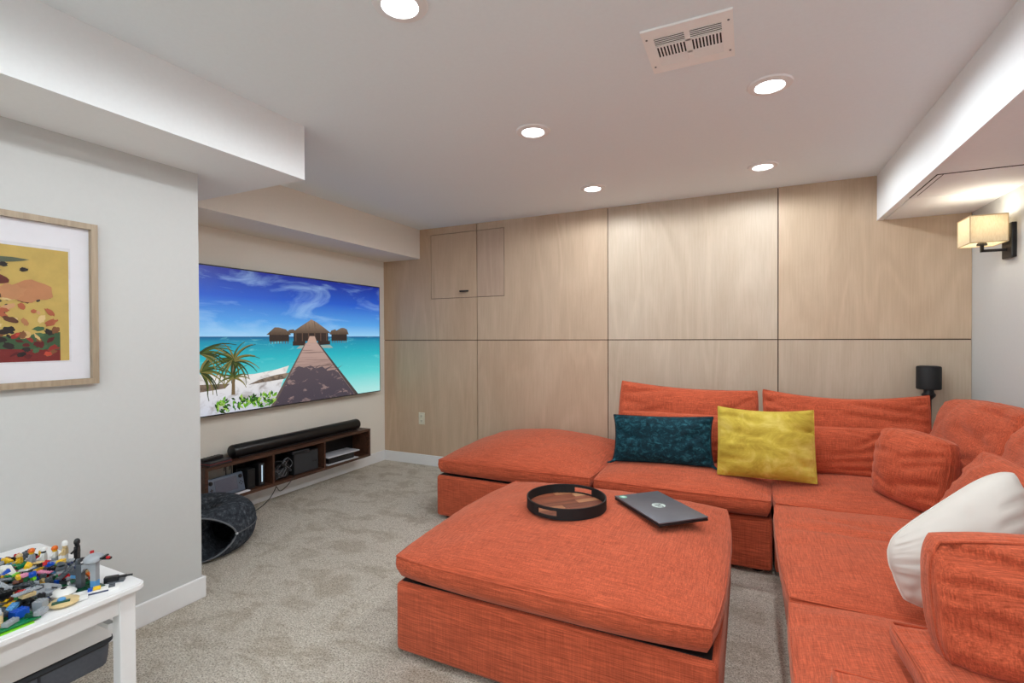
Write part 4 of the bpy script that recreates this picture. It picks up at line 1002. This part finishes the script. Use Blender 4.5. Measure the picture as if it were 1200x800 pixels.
# ------------------------------------------------------------------ toy bricks
PAL = {'red': (196, 30, 36), 'blue': (24, 84, 190), 'yellow': (240, 196, 44), 'white': (236, 236, 232), 'light grey': (160, 166, 172), 'dark grey': (78, 84, 90), 'black': (24, 25, 28), 'green': (14, 122, 70), 'lime': (126, 206, 40), 'brown': (104, 56, 34), 'tan': (214, 190, 140), 'orange': (226, 110, 30), 'navy': (22, 40, 84), 'pink': (232, 150, 180), 'sky blue': (92, 156, 210), 'dark green': (10, 74, 50)}
PM = {k: plain('toy_plastic_' + k.replace(' ', '_'), srgb(*v), 0.28, var=0.03) for k, v in PAL.items()}
U = 0.008
_bm = {}
def brick_mb(nx, ny, hh, slope=False, m=None, o=(0, 0, 0), mi=0):
    m = m or MB(); a, b = nx * U / 2 - 0.0001, ny * U / 2 - 0.0001
    if slope:
        m.prism([(o[0] - a, o[2]), (o[0] + a, o[2]), (o[0] + a, o[2] + 0.003), (o[0] - a + U, o[2] + hh), (o[0] - a, o[2] + hh)], o[1] - b, o[1] + b, 'y', mi)
    else: m.box(o[0] - a, o[0] + a, o[1] - b, o[1] + b, o[2], o[2] + hh, mi)
    for i in range(nx if not slope else 1):
        for j in range(ny):
            m.lathe([(0.0024, hh), (0.0024, hh + 0.0017)], (o[0] - nx * U / 2 + U * (i + 0.5), o[1] - ny * U / 2 + U * (j + 0.5), o[2]), 6, mi=mi)
    return m
def brick(nx, ny, hh, col, slope=False):
    key = (nx, ny, hh, col, slope)
    if key not in _bm: _bm[key] = brick_mb(nx, ny, hh, slope).mesh('toy_brick', PM[col])
    return _bm[key]
def base_sheet(name, label, x0, x1, y0, y1, z0, col):
    m = MB().box(x0, x1, y0, y1, z0, z0 + 0.0025)
    nx, ny = int((x1 - x0) / 0.016), int((y1 - y0) / 0.016)
    for i in range(nx):
        for j in range(ny):
            m.lathe([(0.0042, z0 + 0.0025), (0.0042, z0 + 0.0045)], (x0 + 0.016 * (i + 0.5), y0 + 0.016 * (j + 0.5), 0), 6)
    o = m.build(name, PM[col]); return tag(o, label, 'base plate')
base_sheet('toy_base_plate', 'lime toy base plate showing only along the table edge', -2.04, -1.676, 0.24, 0.616, TZ, 'lime')
base_sheet('toy_base_plate', 'large green studded toy base plate under the brick pile', -2.06, -1.683, 0.25, 0.632, TZ + 0.0046, 'green')
base_sheet('toy_base_plate', 'green studded toy base plate behind the grey spacecraft', -2.06, -1.80, 0.64, 0.80, TZ, 'green')
base_sheet('toy_base_plate', 'small green plate below the grey archway', -1.795, -1.735, 0.742, 0.80, TZ, 'dark green')
Z1 = TZ + 0.0046 + 0.0046; Z2 = TZ + 0.0046

occupied = []
def free(x, y, r):
    return all((x - a) ** 2 + (y - b) ** 2 > (r + c) ** 2 for a, b, c in occupied)
def composite(name, label, cat, loc, rz, parts, rad, tilt=(0, 0), group=None):
    """parts: (part name, colour, MB)"""
    t = thing(name, label, cat, loc, rz, group); t.rotation_euler = (tilt[0], tilt[1], rz)
    for pn, col, m in parts: m.build(pn, PM[col], t, 0.6)
    if rad: occupied.append((loc[0], loc[1], rad))
    return t
def stackbox(nx, ny, hh, o): return brick_mb(nx, ny, hh, False, None, o)
# --- grey archway on a green plate with blue foot
composite('toy_archway', 'grey toy archway with a blue foot at the table edge', 'toy building', (-1.765, 0.770, TZ + 0.0046), math.radians(30), [
    ('pillar', 'light grey', brick_mb(2, 2, 0.0576, False, None, (0.02, 0, 0.0193))), ('pillar_foot', 'sky blue', brick_mb(2, 2, 0.0192, False, None, (0.02, 0, 0))),
    ('rear_pillar', 'dark grey', brick_mb(2, 2, 0.067, False, None, (-0.02, 0.0, 0)).box(-0.03, -0.024, -0.006, 0.006, 0.067, 0.082)),
    ('arch', 'light grey', MB().prism([(-0.012, 0.045), (-0.006, 0.056), (0.006, 0.056), (0.0119, 0.045), (0.0119, 0.067), (-0.0119, 0.067)], -0.008, 0.008)),
    ('dome', 'light grey', MB().lathe([(0.026, 0.0788), (0.025, 0.086), (0.018, 0.094), (0.006, 0.098)], (0.018, 0, 0), 14)),
    ('claw', 'black', MB().box(0.04, 0.066, -0.004, 0.004, 0.080, 0.086).box(0.044, 0.050, -0.014, 0.014, 0.086, 0.090)),
    ('claw_tip', 'red', MB().box(0.060, 0.068, -0.012, -0.006, 0.0861, 0.092).box(-0.002, 0.004, 0.012, 0.02, 0.09, 0.1))], 0.03)
# --- black gun shaped piece
composite('toy_vehicle_part', 'black toy barrel piece pointing towards the table corner', 'toy part', (-1.742, 0.822, TZ), math.radians(50), [
    ('body', 'black', MB().rbox(-0.02, 0.015, -0.009, 0.009, 0, 0.018, 0.002)), ('barrel', 'black', MB().lathe([(0.004, 0.015), (0.0045, 0.035), (0.003, 0.036), (0.003, 0.05)], (0, 0, 0.013), 10, 'x')), ('base', 'dark grey', MB().box(-0.01, 0.03, -0.011, 0.011, 0, 0.004))], 0.022)
# --- long white starship and cream oval
composite('toy_speedboat', 'long white toy racer near the front edge of the table', 'toy vehicle', (-1.712, 0.765, TZ), math.radians(62), [
    ('hull', 'white', MB().prism([(-0.05, -0.012), (0.035, -0.013), (0.055, -0.004), (0.055, 0.004), (0.035, 0.013), (-0.05, 0.012)], 0.0, 0.009, 'z')),
    ('stripe', 'navy', MB().box(-0.045, 0.03, -0.0134, -0.0128, 0.002, 0.006)), ('cockpit', 'yellow', MB().rbox(-0.005, 0.012, -0.006, 0.006, 0.009, 0.018, 0.002)), ('seat', 'blue', MB().box(-0.017, -0.007, -0.006, 0.006, 0.009, 0.016)),
    ('engine', 'dark grey', MB().box(0.03, 0.045, -0.009, -0.004, 0.009, 0.014).box(0.03, 0.045, 0.004, 0.009, 0.009, 0.014))], 0.03)
composite('toy_saucer', 'cream oval toy craft lying at the front edge of the table', 'toy vehicle', (-1.718, 0.695, TZ), math.radians(62), [
    ('hull', 'tan', MB().lathe([(0.012, 0.0), (0.032, 0.003), (0.036, 0.008), (0.028, 0.013), (0.012, 0.015)], n=18)), ('side_pod', 'white', MB().prism([(0.028, -0.012), (0.05, -0.006), (0.05, 0.006), (0.028, 0.012)], 0.002, 0.010, 'z')),
    ('canopy', 'sky blue', MB().lathe([(0.010, 0.0151), (0.009, 0.02), (0.004, 0.023)], (-0.005, -0.006, 0), 12)), ('trim', 'dark green', MB().box(-0.024, 0.014, -0.022, -0.012, 0.0125, 0.017))], 0.036)
composite('toy_saucer', 'white rounded toy craft with a blue nose behind the cream one', 'toy vehicle', (-1.772, 0.715, TZ), math.radians(40), [
    ('hull', 'white', MB().lathe([(0.012, 0.0), (0.026, 0.004), (0.03, 0.012), (0.022, 0.02), (0.008, 0.023)], n=18)), ('nose', 'blue', MB().prism([(-0.034, -0.01), (-0.024, -0.012), (-0.024, 0.012), (-0.034, 0.01)], 0.006, 0.018, 'z')), ('hatch', 'black', MB().box(-0.004, 0.006, -0.005, 0.005, 0.0228, 0.026))], 0.03)
# --- grey spacecraft
composite('toy_spacecraft', 'flat grey toy spacecraft in the middle of the brick pile', 'toy vehicle', (-1.835, 0.69, TZ + 0.0046), math.radians(20), [
    ('wing', 'light grey', MB().prism([(-0.06, -0.018), (-0.02, -0.035), (0.03, -0.03), (0.06, -0.008), (0.06, 0.008), (0.03, 0.03), (-0.02, 0.035), (-0.06, 0.018)], 0.008, 0.015, 'z')), ('keel', 'dark grey', MB().prism([(-0.045, -0.012), (0.04, -0.01), (0.04, 0.01), (-0.045, 0.012)], 0.0, 0.008, 'z')),
    ('bridge', 'dark grey', brick_mb(3, 2, 0.0096, False, None, (-0.012, 0, 0.015))), ('turret', 'light grey', MB().lathe([(0.010, 0.015), (0.009, 0.022), (0.004, 0.025)], (0.026, 0, 0), 10)), ('gun', 'black', MB().lathe([(0.002, 0.03), (0.002, 0.05)], (0, 0, 0.021), 6, 'x')),
    ('engine', 'black', MB().box(-0.066, -0.05, -0.012, 0.012, 0.009, 0.02))], 0.05)
# --- lime house with grey roof
composite('toy_house', 'lime toy block house with a grey arched roof at the left picture edge', 'toy building', (-1.722, 0.530, Z1), math.radians(3), [
    ('wall', 'lime', stackbox(4, 8, 0.026, (0, 0, 0))), ('door_frame', 'tan', MB().box(0.0165, 0.019, 0.026, 0.032, 0, 0.03).box(-0.016, 0.016, 0.0322, 0.036, 0.0, 0.035)),
    ('roof', 'light grey', MB().prism([(-0.018, 0.0285), (0.018, 0.0285), (0.018, 0.035), (0.010, 0.046), (-0.010, 0.046), (-0.018, 0.035)], -0.034, 0.034)), ('roof_rib', 'dark grey', MB().box(-0.009, 0.009, -0.02, -0.012, 0.046, 0.049).box(-0.009, 0.009, 0.004, 0.012, 0.046, 0.049))], 0.036)
composite('toy_car', 'white and lime toy car tilted at the back of the pile', 'toy vehicle', (-2.02, 0.675, TZ + 0.0046), math.radians(35), [
    ('chassis', 'black', MB().box(-0.03, 0.03, -0.015, 0.015, 0.005, 0.011)), ('body', 'lime', MB().prism([(-0.032, 0.011), (0.032, 0.011), (0.03, 0.024), (-0.03, 0.024)], -0.016, 0.016)), ('cabin', 'white', MB().prism([(-0.024, 0.024), (0.02, 0.024), (0.006, 0.048), (-0.018, 0.048)], -0.015, 0.015)),
    ('wheel', 'black', MB().lathe([(0.008, -0.019), (0.008, -0.0165)], (-0.018, 0, 0.008), 12, 'y').lathe([(0.008, 0.0165), (0.008, 0.019)], (-0.018, 0, 0.008), 12, 'y')), ('wheel', 'black', MB().lathe([(0.008, -0.019), (0.008, -0.0165)], (0.018, 0, 0.008), 12, 'y').lathe([(0.008, 0.0165), (0.008, 0.019)], (0.018, 0, 0.008), 12, 'y'))], 0.036)
composite('toy_tower', 'navy toy tower with a red top at the back left of the pile', 'toy building', (-2.10, 0.665, TZ), math.radians(12), [
    ('body', 'navy', stackbox(4, 4, 0.0384, (0, 0, 0))), ('band', 'red', stackbox(3, 2, 0.0096, (0, 0, 0.0385))), ('cap', 'navy', stackbox(5, 3, 0.0096, (0, 0, 0.0482))), ('lamp', 'yellow', MB().lathe([(0.007, 0.0385), (0.007, 0.05)], (0.012, 0.01, 0), 10))], 0.03)
for nm, lab, col, sz, loc, rz in (('toy_block', 'bright blue toy block beside the lime house', 'blue', (3, 4, 0.0192), (-1.748, 0.637, TZ), 20), ('toy_block', 'pale grey toy cube in front of the grey spacecraft', 'light grey', (3, 3, 0.0288), (-1.738, 0.664, TZ), 40)):
    pass
tag(link('toy_brick', brick(3, 4, 0.0192, 'blue'), None, (-1.728, 0.604, Z1)), 'bright blue toy block beside the lime house', 'toy brick').rotation_euler = (0, 0, 0.3); occupied.append((-1.728, 0.604, 0.022))
tag(link('toy_brick', brick(3, 3, 0.0288, 'light grey'), None, (-1.735, 0.650, TZ)), 'pale grey toy cube in front of the grey spacecraft', 'toy brick').rotation_euler = (0, 0, 0.6); occupied.append((-1.735, 0.650, 0.019))
# --- figures on a long black plate
a0 = math.radians(68)
fx0, fy0 = -2.10, 0.772; fx1, fy1 = -2.015, 0.853
ang = math.atan2(fy1 - fy0, fx1 - fx0)
pl = MB().box(-0.075, 0.075, -0.016, 0.016, 0, 0.0032)
for i in range(18):
    for j in range(3): pl.lathe([(0.0024, 0.0032), (0.0024, 0.0049)], (-0.068 + 0.008 * i, -0.008 + 0.008 * j, 0), 6)
o = pl.build('toy_base_plate', PM['black'], None, False, ((fx0 + fx1) / 2, (fy0 + fy1) / 2, TZ)); o.rotation_euler = (0, 0, ang); tag(o, 'narrow black plate carrying the row of toy figures', 'base plate')
occupied.append(((fx0 + fx1) / 2, (fy0 + fy1) / 2, 0.04)); occupied.append((fx0, fy0, 0.03)); occupied.append((fx1, fy1, 0.03))
def figure(label, s, legs, torso, head, hat, k=1.0):
    x = fx0 + (fx1 - fx0) * s; y = fy0 + (fy1 - fy0) * s
    t = thing('toy_figure', label, 'toy figure', (x, y, TZ + 0.005), ang - PI / 2, 'toy figures in a row'); t.scale = (1.3, 1.3, 1.3 * k)
    for sx in (-1, 1): MB().rbox(sx * 0.0042 - 0.0038, sx * 0.0042 + 0.0038, -0.004, 0.004, 0, 0.013, 0.001, 1).build('leg', PM[legs], t)
    MB().prism([(-0.0082, 0.013), (0.0082, 0.013), (0.006, 0.026), (-0.006, 0.026)], -0.004, 0.004).build('torso', PM[torso], t)
    for sx in (-1, 1):
        MB().tube([(sx * 0.0068, 0, 0.024), (sx * 0.0105, -0.002, 0.019), (sx * 0.0105, -0.008, 0.015)], 0.0022, 6).build('arm', PM[torso], t)
    hd = MB().lathe([(0.003, 0.026), (0.005, 0.0275), (0.0052, 0.034), (0.003, 0.0355)], n=12).build('head', PM[head], t, True)
    MB().lathe([(0.0066, 0.0315), (0.0068, 0.036), (0.005, 0.0395), (0.002, 0.041)], n=12).build('helmet', PM[hat], t, True)
figure('toy figure with orange helmet and grey body at the left of the row', -0.05, 'light grey', 'light grey', 'yellow', 'orange')
figure('white toy figure standing second in the row', 0.22, 'white', 'white', 'black', 'white')
figure('white toy figure with orange helmet in the middle of the row', 0.47, 'light grey', 'white', 'yellow', 'orange')
figure('toy figure with tan body and tall white helmet in the row', 0.70, 'white', 'tan', 'tan', 'white', 1.25)
figure('black toy figure with black helmet at the right of the row', 0.98, 'black', 'black', 'black', 'black', 1.3)
figure('yellow toy figure lying left of the row on the plate', -0.32, 'yellow', 'yellow', 'yellow', 'tan', 0.75)

# --- loose bricks
rnd = random.Random(77)
kinds = [(2, 4, 0.0096, False, 'long'), (2, 2, 0.0096, False, 'square'), (1, 4, 0.0096, False, 'narrow'), (2, 3, 0.0096, True, 'sloped'), (2, 6, 0.0032, False, 'flat'), (4, 4, 0.0032, False, 'flat square'), (1, 2, 0.0096, False, 'tiny'), (3, 2, 0.0096, True, 'sloped'), (2, 8, 0.0032, False, 'long flat')]
weights = {'light grey': 10, 'dark grey': 9, 'black': 6, 'red': 3, 'yellow': 4, 'white': 5, 'green': 4, 'blue': 3, 'brown': 4, 'tan': 3, 'orange': 2, 'lime': 2, 'navy': 2, 'pink': 1, 'sky blue': 3, 'dark green': 3}
cl = [c for c, n in weights.items() for _ in range(n)]
def rad(k): return 0.5 * U * math.hypot(k[0], k[1]) * 0.82
def ground(x, y):
    if -2.06 < x < -1.683 and 0.25 < y < 0.632: return Z1
    if -2.06 < x < -1.80 and 0.64 < y < 0.80: return Z2
    return TZ
count = 0; tries = 0
while count < 280 and tries < 9000:
    tries += 1
    x = rnd.uniform(-2.20, -1.69); y = rnd.uniform(0.50, 0.80)
    if y < 0.755 - (x + 2.407) * 0.332: continue        # nothing of the pile beyond the picture edge is shown
    if x + 0.55 * y > -1.275 and y > 0.6: continue        # keeps the clear corner of the table clear
    k = rnd.choice(kinds); r = rad(k)
    if not free(x, y, r * 0.80): continue
    z = ground(x, y)
    if any(abs(x - e) < r for e in (-2.06, -1.683)) or any(abs(y - e) < r for e in (0.25, 0.635, 0.80)): z = max(z, Z1)
    occupied.append((x, y, r * 0.80))
    n = rnd.choice((2, 2, 3, 3, 4, 5)) if x < -1.73 else 1
    if (x - fx0) * math.sin(ang) * -1 + (y - fy0) * math.cos(ang) > -0.10: n = min(n, 2)
    for q in range(n):
        col = rnd.choice(cl)
        o = link('toy_brick', brick(k[0], k[1], k[2], col, k[3]), None, (x, y, z))
        o.rotation_euler = (rnd.uniform(-0.3, 0.3) if q else 0, rnd.uniform(-0.3, 0.3) if q else 0, rnd.uniform(0, 6.28))
        tag(o, '%s %s toy brick loose in the pile on the play table' % (k[4], col), 'toy brick', 'loose %s %s toy bricks' % (k[4], col))
        z += k[2] + 0.003; count += 1
        k = rnd.choice(kinds)
